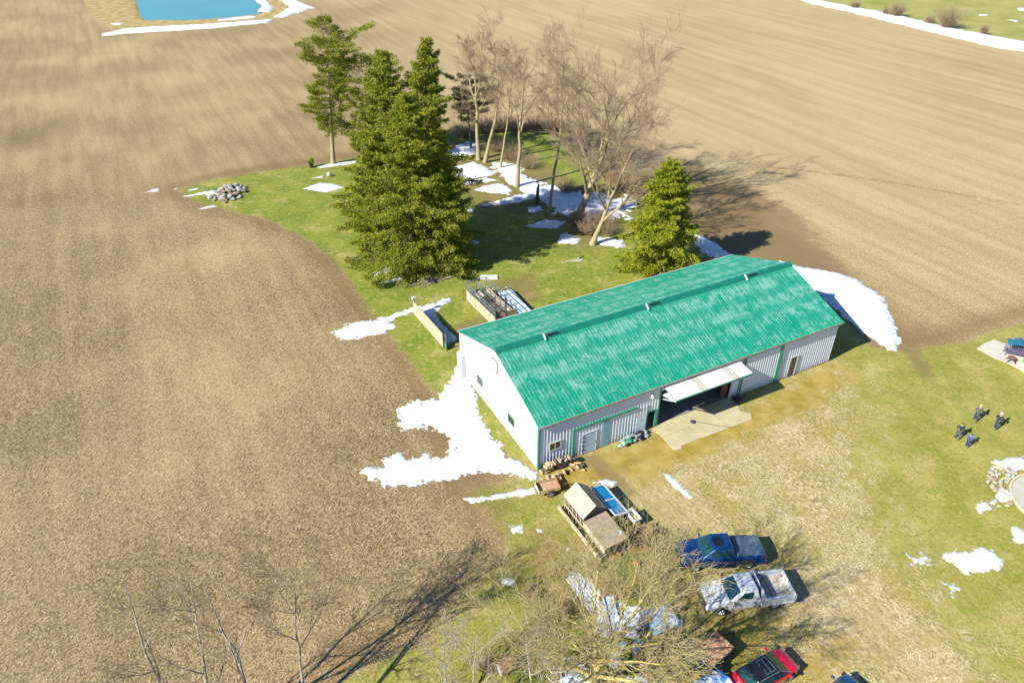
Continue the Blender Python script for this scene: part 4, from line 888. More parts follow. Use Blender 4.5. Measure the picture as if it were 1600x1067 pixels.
cb = greenhouse(tk, BLUE, 1.24, 1.86, (-.82, 1.52), (-.62, .72), .93, .74, win=((.06, .42), (.46, .80)), crown=.02)
m = MB(); m.box(-.05, .62, -.36, .36, 1.865, 1.905); m.build('sunroof', M('sunroof_glass', (.01, .012, .016), None, .08, 3, spec=1), cb, bevel=.01)
m = MB(); m.box(-2.84, -.9, -.87, .87, 1.28, 1.325); m.build('bed_cover', M('grey_vinyl_cover', (.05, .085, .13), (.09, .13, .17), .5, 1.3), tk, bevel=.015)
for s in (1, -1):
    for x in (1.95, -1.75): wheel(tk, x, s*.99, .40)
    mirror(tk, 1.25, s*.98, 1.28, BLUE)
    for x in (.35, -.65):
        m = MB(); a, b = sorted((s*.99, s*1.03)); m.box(x, x+.2, a, b, 1.02, 1.06); m.build('door_handle', CHROME, tk)
    m = MB(); a, b = sorted((s*.985, s*1.008)); m.box(-2.2, 2.3, a, b, .44, .5); m.build('side_sill', CHROME, tk)
    m = MB(); a, b = sorted((s*.94, s*1.06)); m.box(-.8, 1.4, a, b, .38, .44); m.build('running_board', TRIM, tk)
lamps(tk, 2.86, -2.96, .96, .88, 1.05, .22)
m = MB(); m.box(2.85, 3.0, -.86, .86, .42, .62); m.build('front_bumper', CHROME, tk, bevel=.03)
m = MB(); m.box(-3.1, -2.94, -.9, .9, .45, .65); m.build('rear_bumper', CHROME, tk, bevel=.03)
m = MB(); m.box(2.88, 2.93, -.62, .62, .66, .92)
for k in range(3): m.box(2.93, 2.945, -.6, .6, .70+k*.08, .73+k*.08)
m.build('grille', TRIM, tk)
def seams(root, xs_, z0, z1, y):
    for s in (1, -1):
        m = MB()
        for x_ in xs_: a, b = sorted((s*(y-.01), s*(y+.004))); m.box(x_, x_+.018, a, b, z0, z1)
        m.build('door_seam', TRIM, root)
seams(tk, (1.28, .28, -.74), .55, 1.12, 1.0)
# white truck with flat utility box
WP = paint('white_car_paint', (.55, .57, .58), .3, fleck=(.45, .49, .53))
TAN = M('tan_bed_floor', (.46, .42, .33), (.34, .31, .25), .8, 1.6)
ctr = (G(1106,961,.35)+G(1237,944,.35))/2; ctr.z = 0; a_ = G(1106,961,.35); b_ = G(1237,944,.35); hd = math.atan2(a_.y-b_.y, a_.x-b_.x); ctr += Vector((-math.sin(hd), math.cos(hd), 0))*-1.03
tk = thing('pickup_truck', 'white regular-cab truck with an open tan-floored box bed, parked below the blue truck', 'pickup truck', ctr, hd)
top = [(-1.0, 1.02), (-.75, 1.18), (.75, 1.24), (1.5, 1.20), (2.3, 1.12), (2.72, 1.04), (2.88, .86), (2.95, .70)]
hwT = [(-1.0, .96), (1.9, 1.0), (2.5, .96), (2.8, .88), (2.95, .78)]
shell(2.95, -.62, [(-.62, 1.22)] + top[2:], hwT, .42, (1.95,), .40).build('body', WP, tk, smooth=35)
cb = greenhouse(tk, WP, 1.24, 1.92, (-.60, 1.52), (-.42, .66), .93, .76, win=((.25, .80),), crown=.02)
for k, (dx, dy) in enumerate(((.1, .0), (.1, .28), (.1, -.28))):
    m = MB(); m.box(.38, .50, dy-.05, dy+.05, 1.93, 1.965); m.build('roof_marker_light', LAMPO, cb)
m = MB(); m.bar((-.5, .62, 1.85), (-.5, .0, 1.98), .04); m.build('roof_bar', TRIM, cb)
m = MB(); m.box(1.5, 2.35, .62, .70, 1.16, 1.172); m.build('hood_scoop', TRIM, tk)
m = MB(); m.box(-3.0, -.7, -1.08, 1.08, .62, .80); fl_ = m.build('bed', WP, tk)
m = MB(); m.box(-2.96, -.9, -1.0, 1.0, .801, .815); m.build('bed_floor', TAN, fl_)
for s in (1, -1):
    m = MB(); a, b = sorted((s*1.0, s*1.08)); m.box(-3.0, -.72, a, b, .80, 1.28); a, b = sorted((s*.96, s*1.10)); m.box(-3.0, -.72, a, b, 1.26, 1.31)
    for q in range(5): a, b = sorted((s*1.08, s*1.105)); m.box(-2.9+q*.5, -2.84+q*.5, a, b, .64, 1.26)
    m.build('bed_side', WP, fl_)
m = MB(); m.box(-3.04, -2.96, -1.08, 1.08, .78, 1.31); m.build('tailgate', WP, fl_)
m = MB(); m.box(-.88, -.72, -1.08, 1.08, .80, 1.62); m.build('headboard', WP, fl_)
m = MB()
for y in (-.75, .75): m.bar((-.95, y, 1.6), (-1.45, y, 1.25), .04); m.bar((-1.45, y, 1.25), (-1.45, y, .82), .04)
m.bar((-1.45, -.75, 1.25), (-1.45, .75, 1.25), .05); m.bar((-.95, -.75, 1.6), (-.95, .75, 1.6), .05); m.build('ladder_rack', TRIM, fl_)
m = MB(); m.box(-2.95, -.6, -.45, .45, .42, .62); m.build('chassis', TRIM, tk)
for s in (1, -1):
    for x in (1.95, -1.75): wheel(tk, x, s*.99, .40, rim=M('white_steel_rim', (.6, .61, .62), (.35, .33, .3), .45, 7))
    mirror(tk, 1.22, s*.98, 1.3, TRIM)
    m = MB(); a, b = sorted((s*.99, s*1.03)); m.box(-.25, -.05, a, b, 1.02, 1.06); m.build('door_handle', TRIM, tk)
    m = MB(); a, b = sorted((s*.95, s*1.04)); m.box(-2.3, -1.2, a, b, .60, .66); m.build('mudguard', WP, tk)
    m = MB(); m.lathe([(0.001, .02), (.06, .02), (.07, 0)], 10, 'x', (2.70, s*.80, 1.00)); m.build('turn_signal', LAMPO, tk)
lamps(tk, 2.89, -3.02, .96, .86, .85, .12)
m = MB(); m.box(2.88, 3.05, -.88, .88, .42, .64); m.build('front_bumper', CHROME, tk, bevel=.03)
m = MB(); m.box(-3.15, -3.05, -.9, .9, .42, .58); m.build('rear_bumper', CHROME, tk, bevel=.02)
m = MB(); m.box(2.90, 2.96, -.62, .62, .66, .92)
for k in range(3): m.box(2.96, 2.975, -.6, .6, .70+k*.08, .73+k*.08)
m.build('grille', TRIM, tk)
seams(tk, (1.22, -.3), .55, 1.12, 1.0)
# compact cars
def compact(label, ctr, hd, body, roofm):
    c = thing('parked_car', label, 'car', ctr, hd)
    top = [(-2.15, .82), (-2.08, 1.0), (-1.6, 1.05), (.9, 1.02), (1.6, .95), (1.95, .84), (2.12, .68), (2.17, .58)]
    hw = [(-2.15, .76), (-2.0, .86), (-1.3, .91), (1.2, .91), (1.75, .86), (2.05, .74), (2.17, .60)]
    shell(2.17, -2.15, top, hw, .28, (1.32, -1.32), .34).build('body', body, c, smooth=38)
    g = greenhouse(c, roofm, 1.02, 1.50, (-2.0, 1.12), (-1.45, .28), .86, .66, win=((.08, .36), (.39, .66), (.69, .88)), crown=.05)
    m = MB(); m.box(-.62, .05, -.46, .46, 1.545, 1.556); m.box(-1.25, -.70, -.46, .46, 1.545, 1.552); m.build('sunroof', M('sunroof_glass', (.01, .012, .016), None, .08, 3, spec=1), g)
    m = MB()
    for y0, y1 in ((-.50, -.47), (.47, .50)): m.box(-.66, .09, y0, y1, 1.54, 1.566)
    for x_ in (-.66, -.30, .06): m.box(x_, x_+.03, -.5, .5, 1.54, 1.566)
    m.build('sunroof_frame', STEEL, g)
    for s in (1, -1):
        m = MB(); m.tube([(.22, s*.66, 1.52), (-.4, s*.67, 1.55), (-1.35, s*.65, 1.53)], .02, 6); m.build('roof_rail', STEEL, g)
        for x in (1.32, -1.32): wheel(c, x, s*.90, .34, .22)
        mirror(c, .85, s*.89, 1.08, body)
        for x in (.0, -.95):
            m = MB(); a, b = sorted((s*.90, s*.935)); m.box(x, x+.18, a, b, .86, .89); m.build('door_handle', CHROME, c)
    lamps(c, 2.12, -2.15, .84, .74, .90, .12)
    m = MB(); m.box(-2.2, -2.13, -.26, .26, .68, .80); m.build('number_plate', WHITE, c)
    m = MB(); m.box(2.12, 2.19, -.5, .5, .38, .58); m.build('grille', TRIM, c)
    return c
a_ = G(1166, 1052, 1.0); b_ = G(1223, 1022, .9); hd = math.atan2(b_.y-a_.y, b_.x-a_.x)
cc = G(1201, 1041, 1.2); cc.z = 0
rc_ = compact('bright red compact car with a black glass roof, next to the rusty trailer', cc, hd, paint('red_car_paint', (.55, .006, .02), .25, fleck=(.45, .01, .02)), paint('black_roof_paint', (.012, .013, .016), .2, fleck=(.03, .035, .04)))
rc_.scale = (.93, .95, .97)
cc = G(1312, 1088, 1.3); cc.z = 0
compact('dark blue car mostly cut off by the bottom edge, right of the red car', cc, hd+R(6), paint('navy_car_paint', (.008, .05, .13), .25), paint('navy_car_paint', (.008, .05, .13), .25))
# ------------------------------------------------------------------ trailers and carts
def frame_at(p0, p1, z=0):      # centre + heading from two pixels
    a = G(*p0, z); b = G(*p1, z); c = (a+b)/2; c.z = 0; return c, math.atan2(b.y-a.y, b.x-a.x), (b-a).length
OSB = M('bare_plywood', (.50, .29, .17), (.34, .18, .10), .85, 2.5)
c, hd, ln_ = frame_at((1093,1034), (1127,1004), .7)
tr = thing('utility_trailer', 'black-framed utility trailer lined with reddish plywood, left of the red car', 'trailer', c, hd)
m = MB(); m.box(-1.5, 1.2, -.78, .78, .60, .66); m.build('bed', OSB, tr)
for s in (1, -1):
    m = MB(); a, b = sorted((s*.78, s*.82)); m.box(-1.5, 1.2, a, b, .58, 1.02); m.build('side_board', OSB if s > 0 else WOODG, tr)
    m = MB(); a, b = sorted((s*.822, s*.87)); m.box(-1.5, 1.2, a, b, .54, .62); m.box(-1.5, 1.2, a, b, .98, 1.04)
    for x in (-1.5, -.6, .3, 1.15): m.box(x, x+.05, a, b, .62, .98)
    m.build('frame_rail', TRIM, tr)
    wheel(tr, -.3, s*1.12, .33, .2); m = MB(); m.grid([[(-.3+.45*math.cos(R(a)), s*.9, .33+.42*math.sin(R(a))) for a in range(20, 161, 14)], [(-.3+.45*math.cos(R(a)), s*1.16, .33+.42*math.sin(R(a))) for a in range(20, 161, 14)]]); m.build('mudguard', TRIM, tr)
m = MB(); m.box(1.2, 1.24, -.82, .82, .58, 1.02); m.build('front_board', OSB, tr)
m = MB(); m.box(-1.56, -1.5, -.85, .85, .5, 1.25); m.box(-1.56, -1.5, -.85, .85, .46, .5); m.build('ramp_gate', TRIM, tr)
m = MB(); m.bar((1.2, .6, .55), (2.4, 0, .5), .08); m.bar((1.2, -.6, .55), (2.4, 0, .5), .08); m.bar((2.3, 0, .1), (2.3, 0, .8), .06); m.build('drawbar', TRIM, tr)
m = MB(); m.lathe([(0.001, .06), (.07, .05), (.07, 0)], 10, c=(2.42, 0, .52)); m.build('coupler', CHROME, tr)
# blue-tarped heap at the bottom edge
c = G(1118, 1070, .6); c.z = 0
def drape(name, label, cat, c, rz, lx, ly, h, mat, seed, sag=.25, snowy=False, parent=None):
    rn = np.random.RandomState(seed); N_ = 22; rows = []
    for i in range(N_+1):
        r = []
        for j in range(N_+1):
            u, v_ = i/N_*2-1, j/N_*2-1; e = max(abs(u), abs(v_)); x = u*lx/2*(1+.06*math.sin(v_*5+seed)); y = v_*ly/2*(1+.07*math.sin(u*4+seed*2))
            z = h*(1 - sag*e*e) if e < .86 else max(.03, h*(1-sag)*(1-(e-.86)/.14))
            z += float(vnoise(np.array(x*2.0+seed*9), np.array(y*2.0), 1.3)-.5)*.16 + .025*math.sin(x*9+y*5)
            r.append((x, y, max(.02, z)))
        rows.append(r)
    m = MB(); m.grid(rows); o = m.build(name, mat, None, smooth=70, fixn=False)
    s = o.modifiers.new('thick', 'SOLIDIFY'); s.thickness = .02
    o.location = c; o.rotation_euler.z = rz; return tag(o, label, cat)
def tarp_mat(name, a, b, thr):
    t = NT(name); t.out(t.mix(t.ramp(t.noise(1.1, 5, .6), *thr), a, b), .35, 0, .5); t.bump(t.noise(3, 4, .6), .5, .05); return t.mat
TARPB = tarp_mat('blue_tarp', (.02, .20, .55), (.72, .76, .82), (.50, .54)); TARPG = tarp_mat('pale_blue_tarp', (.10, .30, .62), (.55, .64, .76), (.45, .6))
drape('tarp', 'bright blue tarp with melting snow on it, at the bottom edge under the rusty trailer', 'tarp', c, .5, 2.4, 1.8, .8, TARPB, 3)
# small rusty cart by the wood pile
c, hd, ln_ = frame_at((843,763), (868,757), .5)
ct = thing('garden_trailer', 'small rusty two-wheeled cart with a wooden box, by the firewood at the barn corner', 'cart', c, hd)
CW = M('rusty_plank', (.36, .22, .12), (.48, .36, .22), .85, 3)
m = MB(); m.box(-.85, .85, -.5, .5, .40, .46); m.build('bed', CW, ct)
for s in (1, -1):
    m = MB(); a, b = sorted((s*.5, s*.54)); m.box(-.85, .85, a, b, .38, .72); m.build('side_board', CW, ct)
    wheel(ct, .05, s*.72, .30, .17, M('grey_steel_rim', (.3, .31, .31), (.16, .14, .12), .6, 8))
m = MB(); m.box(-.89, -.85, -.56, .56, .38, .76); m.build('tailboard', WOODP, ct)
m = MB(); m.box(.85, .89, -.54, .54, .38, .74); m.build('front_board', RUST, ct)
m = MB(); m.bar((.89, 0, .42), (1.9, 0, .30), .06); m.bar((1.9, 0, .3), (1.9, 0, .05), .04); m.build('drawbar', RUST, ct)
# ------------------------------------------------------------------ shed on skids with a low lean-to
zr_, ze_ = 2.35, 1.55
E0 = G(884, 773, ze_); E1 = G(912, 808, ze_); hd = math.atan2(E1.y-E0.y, E1.x-E0.x)
sh = thing('garden_shed', 'small shed with a cream metal gable roof and dark glazed far slope', 'shed', Vector((E0.x, E0.y, 0)), hd)
SLn = (E1-E0).length; Wd = 1.9     # local: x along the eave, +y away from the camera-left side
CREAM = M('cream_roof_sheet', (.47, .40, .26), (.40, .34, .22), .55, 1.6); SHW = M('dark_shed_boards', (.17, .13, .10), (.10, .08, .06), .85, 4)
m = MB(); m.box(0.06, SLn-.06, .08, Wd-.08, .12, ze_-.02); m.add([(.06,.08,ze_-.02),(.06,Wd-.08,ze_-.02),(.06,Wd/2,zr_-.06),(SLn-.06,.08,ze_-.02),(SLn-.06,Wd-.08,ze_-.02),(SLn-.06,Wd/2,zr_-.06)], [(0,1,2),(3,5,4)])
m.build('wall', SHW, sh)
def slope(name, y0, z0, y1, z1, mat, x0=-.1, x1=None):
    x1 = x1 or SLn+.1; mb = MB(); xs = []; x = x0
    while x < x1: xs += [(x, 0), (min(x+.2, x1), 0), (min(x+.22, x1), 1), (min(x+.27, x1), 1), (min(x+.29, x1), 0)]; x += .3
    mb.grid([[(q, y0, z0+.02*h) for q, h in xs], [(q, y1, z1+.02*h) for q, h in xs]]); mb.grid([[(x0, y0, z0-.03), (x1, y0, z0-.03)], [(x0, y1, z1-.03), (x1, y1, z1-.03)]])
    mb.grid([[(x0, y0, z0-.03), (x0, y1, z1-.03)], [(x0, y0, z0), (x0, y1, z1)]]); mb.grid([[(x1, y0, z0-.03), (x1, y1, z1-.03)], [(x1, y0, z0), (x1, y1, z1)]])
    return mb.build(name, mat, sh, fixn=False)
slope('roof', -.12, ze_-.06, Wd/2, zr_, CREAM); slope('roof', Wd/2+.002, zr_, Wd+.12, ze_-.06, M('glazed_dark_roof', (.05, .10, .14), (.10, .15, .18), .15, 1.2, spec=.8))
m = MB()
for x in [i*.55 for i in range(int(SLn/.55)+1)]: m.box(x, x+.05, -.06, -.01, .1, ze_-.05)
m.box(-.02, SLn+.05, -.09, -.06, .62, .72); m.build('batten', WOODP, sh)
m = MB(); m.box(-.3, SLn+3.0, -.46, -.34, .05, .36); m.build('skid', WOODP, sh)
L0 = SLn+.14
m = MB(); m.box(L0, L0+2.7, .1, 1.7, .1, 1.05); m.build('lean_to', SHW, sh)
m = MB(); m.add([(L0-.02,-.05,1.18),(L0+2.8,-.05,1.16),(L0+2.8,1.85,1.32),(L0-.02,1.85,1.36),(L0-.02,-.05,1.24),(L0+2.8,-.05,1.22),(L0+2.8,1.85,1.38),(L0-.02,1.85,1.42)], [(0,3,2,1),(4,5,6,7),(0,1,5,4),(1,2,6,5),(2,3,7,6),(3,0,4,7)]); m.build('lean_to_roof', M('worn_brown_felt', (.28, .22, .15), (.20, .16, .11), .9, 3), sh)
m = MB(); m.box(L0-.02, L0+2.8, -.1, -.06, .7, 1.2); m.build('fascia', WOODP, sh)
# white framed blue panes leaning on the shed
P0, P1, P2, P3 = G(930,764,1.15), G(967,796,1.0), G(950,803,1.25), G(919,768,1.3)
c = (P0+P1+P2+P3)/4 + Vector((.55, .15, 0))
gp = thing('framed_glass_panel', 'white-framed pair of blue glass panes lying tilted beside the cream shed roof', 'window frame', Vector((c.x, c.y, 0)), hd)
m = MB(); LX, LY = 3.3, 1.1
cl = lambda x, y: (x, y, 1.25 - y*.25)
def tilt(x0, x1, y0, y1, th):
    mb = MB(); mb.add([(x0,y0,1.12-y0*.2),(x1,y0,1.12-y0*.2),(x1,y1,1.12-y1*.2),(x0,y1,1.12-y1*.2),(x0,y0,1.12-y0*.2+th),(x1,y0,1.12-y0*.2+th),(x1,y1,1.12-y1*.2+th),(x0,y1,1.12-y1*.2+th)], [(0,3,2,1),(4,5,6,7),(0,1,5,4),(1,2,6,5),(2,3,7,6),(3,0,4,7)]); return mb
BP_ = M('blue_panel_glass', (.01, .16, .33), (.02, .20, .40), .2, 1)
for (x0, x1, y0, y1) in ((-1.65, 1.65, .5, .62), (-1.65, 1.65, -.62, -.52), (-1.65, -1.57, -.52, .5), (1.52, 1.65, -.52, .5), (-.04, .04, -.52, .5)): tilt(x0, x1, y0, y1, .07).build('frame', WHITE, gp)
for (x0, x1) in ((-1.57, -.04), (.04, 1.52)): tilt(x0, x1, -.52, .5, .03).build('pane', BP_, gp)
for x in (-1.5, 1.5):
    for y in (-.5, .5): m.box(x-.04, x+.04, y-.04, y+.04, 0, 1.1-y*.2)
m.build('stand', WOODG, gp)
# tub
c = G(990, 804, .9); c.z = 0; tb = thing('wash_tub', 'pale green tub of yellowish scraps standing right of the shed', 'tub', c, hd)
m = MB(); q0 = [(-.62,-.32),(.62,-.32),(.62,.32),(-.62,.32)]
m.add([(x*.85, y*.8, .55) for x, y in q0] + [(x, y, .95) for x, y in q0] + [(x*.88, y*.8, .95) for x, y in q0] + [(x*.8, y*.74, .60) for x, y in q0], [(3,2,1,0)] + [(i, (i+1) % 4, 4+(i+1) % 4, 4+i) for i in range(4)] + [(4+i, 4+(i+1) % 4, 8+(i+1) % 4, 8+i) for i in range(4)] + [(8+i, 8+(i+1) % 4, 12+(i+1) % 4, 12+i) for i in range(4)] + [(12,13,14,15)])
m.build('basin', M('pale_green_enamel', (.55, .66, .60), (.42, .52, .46), .35, 4), tb)
m = MB()
for x in (-.4, .4):
    for y in (-.2, .2): m.box(x-.03, x+.03, y-.03, y+.03, 0, .55)
m.build('legs_frame', RUST, tb)
m = MB(); rn = random.Random(4)
for i in range(14): m.blob((rn.uniform(-.4, .4), rn.uniform(-.18, .18), .72+rn.uniform(0, .05)), (.12, .09, .07), i)
m.build('scraps', M('yellow_scraps', (.55, .42, .16), (.40, .32, .18), .8, 6), tb, smooth=True)
# heaps of junk (each heap lies as one pile)
def heap(name, label, cat, p, r, h, seed, mats, n=26, L_=1.1, z0=0):
    c = G(*p); rn = random.Random(seed); m = MB()
    for i in range(n):
        m.cur = rn.randrange(len(mats)); a = rn.uniform(0, 6.28); q = r*math.sqrt(rn.random()); x, y = math.cos(a)*q, math.sin(a)*q*.8; z = h*(1-q/r)*rn.random()+.05
        b = rn.uniform(0, 3.14); l = L_*rn.uniform(.4, 1); dz = rn.uniform(-.15, .3)
        if rn.random() < .6: m.bar((x-math.cos(b)*l/2, y-math.sin(b)*l/2, max(.03, z-dz*.5)), (x+math.cos(b)*l/2, y+math.sin(b)*l/2, z+dz*.5+.05), rn.uniform(.04, .16), rn.uniform(.02, .1))
        else: m.blob((x, y, z), (rn.uniform(.1, .3), rn.uniform(.1, .25), rn.uniform(.06, .2)), i)
    o = m.build(name, mats); o.location = c; return tag(o, label, cat)
heap('scrap_heap', 'heap of dark scrap and boards beside the low end of the shed', 'scrap heap', (960,845), 1.5, .8, 5, [SHW, WOODG, RUST, TRIM], 46)
heap('scrap_heap', 'purplish heap of brush and old metal between the tub and the blue truck', 'scrap heap', (1018,840), 1.4, .6, 6, [WOODG, TRIM, M('purple_grey_scrap', (.17, .13, .15), (.10, .08, .10), .8, 3), RUST], 44)
for i, (p, h_, lb) in enumerate([((968,850), 1.5, 'tall grey-green tarpaulin-wrapped post in the scrap left of the tub')]):
    m = MB(); m.lathe([(.25, 0), (.32, .3), (.26, .9), (.20, 1.3), (.04, 1.5)], 14); m.grid([[(.2*math.cos(a)+.3, .25*math.sin(a)-.3, .02) for a in (0,1,2)], [(.1, .0, .7), (.0, .1, .7), (-.1, .1, .7)]])
    o = m.build('wrapped_post', M('grey_green_tarp', (.20, .32, .32), (.34, .42, .42), .5, 3), None, smooth=60); o.location = G(*p); o.scale = (1, 1.6, 1); tag(o, lb, 'tarp')
# under the spreading tree
drape('tarp', 'flat blue and white tarp spread on the ground left of the white truck', 'tarp', G(1033,966), .35, 2.1, 1.9, .45, TARPG, 5)
drape('plastic_sheet', 'crumpled white sheet lying right of the big tree fork', 'sheet', G(985,972), .2, 1.9, 1.1, .35, M('white_plastic', (.66, .70, .76), (.48, .55, .66), .3, 3), 6)
def boat(label, p, rz, L_, mat):
    m = MB(); rows = []
    for i in range(13):
        u = i/12; x = (u-.5)*L_; w_ = .42*math.sin(math.pi*min(1, u*.93+.05))**.6
        rows.append([(x, w_*math.sin(a)*1.0, .36 - .34*math.cos(a)*(.7+.3*math.sin(math.pi*u))) for a in [R(q) for q in range(-90, 91, 18)]])
    m.grid(rows); o = m.build('canoe', mat, None, smooth=60, fixn=False); s = o.modifiers.new('t', 'SOLIDIFY'); s.thickness = .03
    o.location = G(*p); o.rotation_euler = (0, 0, rz); return tag(o, label, 'canoe')
m = MB(); m.box(-1.4, 1.4, -.35, .35, .10, .16); m.box(-1.4, 1.4, -.35, -.32, .16, .3); m.box(-1.4, 1.4, .32, .35, .16, .3)
o = m.build('metal_trough', M('pale_blue_trough', (.50, .60, .72), (.36, .46, .60), .4, 3)); o.location = G(956,962); o.rotation_euler.z = R(95); tag(o, 'narrow pale blue trough lying lengthwise under the yellowish tree', 'trough')
m = MB(); m.box(-1.7, 1.7, -.55, .55, .03, .08)
for k in range(5): m.box(-1.7, 1.7, -.52+k*.25, -.49+k*.25, .08, .12)
o = m.build('roofing_sheet', M('pale_grey_sheet', (.62, .64, .70), (.50, .52, .58), .5, 2)); o.location = G(915,928); o.rotation_euler.z = R(-62); tag(o, 'long pale ribbed sheet lying left of the tree fork', 'metal sheet')
def drum(label, p, rz, mat, r=.29, L_=.88, lying=True, name='oil_drum', lid=STEEL):
    o = thing(name, label, 'drum', G(*p), rz)
    prof = [(r*.94, 0), (r, .01), (r, L_*.32), (r*1.03, L_*.33), (r, L_*.35), (r, L_*.65), (r*1.03, L_*.66), (r, L_*.68), (r, L_-.01), (r*.94, L_)]
    m = MB(); m.lathe(prof, 20, 'x' if lying else 'z', (-L_/2, 0, r) if lying else (0, 0, 0)); m.build('body', mat, o, smooth=35)
    m = MB()
    for e in ((.02, L_-.02) if lying else (L_-.02,)): m.lathe([(.001, e), (r*.93, e)], 20, 'x' if lying else 'z', (-L_/2, 0, r) if lying else (0, 0, 0))
    m.build('lid', lid, o)
PB = M('blue_plastic_drum', (.06, .22, .50), (.14, .32, .58), .35, 3)
drum('blue drum lying among the junk, nearest the tree trunk and topmost of the blue ones', (966,1016), .3, PB); drum('blue drum lying lower in the junk, next to the tree trunk', (960,1036), 1.2, PB)
drum('pale blue drum lying right of the other blue drums', (994,1014), .8, M('pale_blue_drum', (.30, .45, .62), (.42, .56, .7), .35, 3))
drum('dark blue drum standing by the blue and white tarp', (1003,980), 0, M('dark_blue_drum', (.02, .08, .22), (.04, .14, .3), .35, 3), lying=False)
drum('rusty drum with a white end ring, lying in the weeds left of the white rack', (790,1046), .55, RUST, .42, 1.0, lid=M('white_drum_lid', (.62, .68, .74), (.42, .48, .56), .4, 6))
drum('small orange pail lying in the weeds below the scrap heap', (994,882), .3, M('orange_plastic', (.62, .20, .05), (.5, .15, .04), .4, 3), .17, .4, name='pail')
drum('small red pail between the blue tarp and the white truck', (1059,948), 1.3, M('red_plastic', (.50, .08, .04), (.4, .06, .04), .4, 3), .15, .35, name='pail')
# white tubular rack
rk = thing('tubular_rack', 'white tubular metal rack standing in the weeds right of the rusty drum', 'rack', G(888,1052), R(8))
m = MB()
for z in (.05, .95):
    m.tube([(-1.1, -.4, z), (1.1, -.4, z), (1.1, .4, z), (-1.1, .4, z), (-1.35, 0, z), (-1.1, -.4, z)], .03, 6)
m.build('rail', WHITE, rk, smooth=True)
for i in range(9):
    for y in (-.4, .4):
        m = MB(); m.tube([(-1.1+i*.275, y, .05), (-1.1+i*.275, y, .95)], .02, 6); m.build('upright', WHITE, rk)
drape('plastic_sheet', 'white-blue sheet draped in the weeds under the tubular rack at the bottom edge', 'sheet', G(902,1066), .5, 1.7, 1.2, .4, M('blue_white_plastic', (.50, .62, .74), (.68, .74, .80), .3, 3), 8)
# ------------------------------------------------------------------ by the barn
def fire_wood():
    rn = random.Random(9); c = BP(1.75, -.75); g = thing('firewood_pile', 'long heap of split firewood stacked against the front corner of the barn', 'firewood', c, YAW)
    mats = [M('split_wood', (.55, .40, .22), (.42, .29, .15), .85, 5), M('grey_split_wood', (.36, .30, .22), (.22, .18, .13), .85, 5), BARKD]
    logs = []
    for row in range(6):
        n = 15 - row
        for i in range(n): logs.append((-1.65 + (i+row*.5)*.225 + rn.uniform(-.04, .04), .35 - row*.05 + rn.uniform(-.1, .1), .10 + row*.165, rn.uniform(-.25, .25)))
    for i in range(30): logs.append((rn.uniform(-1.8, 1.6), rn.uniform(-.95, -.2), .09+rn.uniform(0, .25), rn.uniform(-1.2, 1.2)))
    for k, (x, y, z, a) in enumerate(logs[:96]):
        m = MB(); m.cur = 0; r = rn.uniform(.07, .115); pr = [(r*math.cos(t_), r*math.sin(t_)) for t_ in (0, 1.0, 2.0, 3.1, 4.6)]; l = rn.uniform(.38, .52)
        ca, sa = math.cos(a), math.sin(a)
        A = [(x+ u*ca + l/2*sa, y + u*sa - l/2*ca, z+v_) for u, v_ in pr]; B_ = [(x+u*ca - l/2*sa, y+u*sa+l/2*ca, z+v_) for u, v_ in pr]
        m.add(A+B_, [(0,1,2,3,4), (9,8,7,6,5)] + [(i, (i+1) % 5, 5+(i+1) % 5, 5+i) for i in range(5)]); m.build('log', mats[rn.choice((0, 0, 1, 2))], g)
fire_wood()
def crumple(name, label, cat, c, rz, lx, ly, h, mats, seed):
    rn = random.Random(seed); m = MB()
    for i in range(16):
        m.cur = rn.randrange(len(mats)); m.blob((rn.uniform(-lx/2, lx/2), rn.uniform(-ly/2, ly/2), rn.uniform(.02, h)), (rn.uniform(.2, .45), rn.uniform(.12, .3), rn.uniform(.06, .2)), seed*31+i, 9, 6)
    o = m.build(name, mats, None, smooth=50); o.location = c; o.rotation_euler.z = rz; return tag(o, label, cat)
crumple('crumpled_tarp', 'crumpled dark green tarp lying left of the black bags at the barn wall', 'tarp', BP(8.3, -.55), YAW, 1.5, .6, .35, [M('dark_green_tarp', (.02, .16, .08), (.04, .24, .13), .4, 4), M('green_white_tarp', (.35, .42, .38), (.05, .16, .09), .5, 6)], 3)
crumple('rubbish_bags', 'black bags in a heap between the green tarp and the barn doorway', 'bags', BP(9.9, -.55), YAW, 1.0, .5, .4, [M('black_plastic_bag', (.02, .02, .025), None, .3, 4), M('grey_plastic_bag', (.20, .21, .24), (.4, .42, .45), .35, 4)], 4)
o = (lambda m: (m.lathe([(.001,0),(.32,.0),(.36,.1),(.33,.45),(.0,.6)], 14), m.bar((-.5,0,.3),(.6,.2,.5),.1), m.box(-.5,.1,.2,.5,.02,.3), m.build('equipment_box', [TRIM]))[-1])(MB()); o.location = BP(20.4,-.75); tag(o, 'dark equipment bundle on the concrete at the right edge of the big opening', 'equipment')
o = (lambda m: (m.lathe([(.001,.02),(.22,.02),(.25,.1),(.12,.2),(.001,.24)], 12), m.tube([(.2,0,.15),(1.6,-.25,.12),(3.2,-.5,.1)], .018, 5), m.build('air_hose', [TRIM]))[-1])(MB()); o.location = BP(14.9,-1.1); o.rotation_euler.z = R(-5); tag(o, 'thin dark pole with a round base lying on the concrete apron', 'pole')
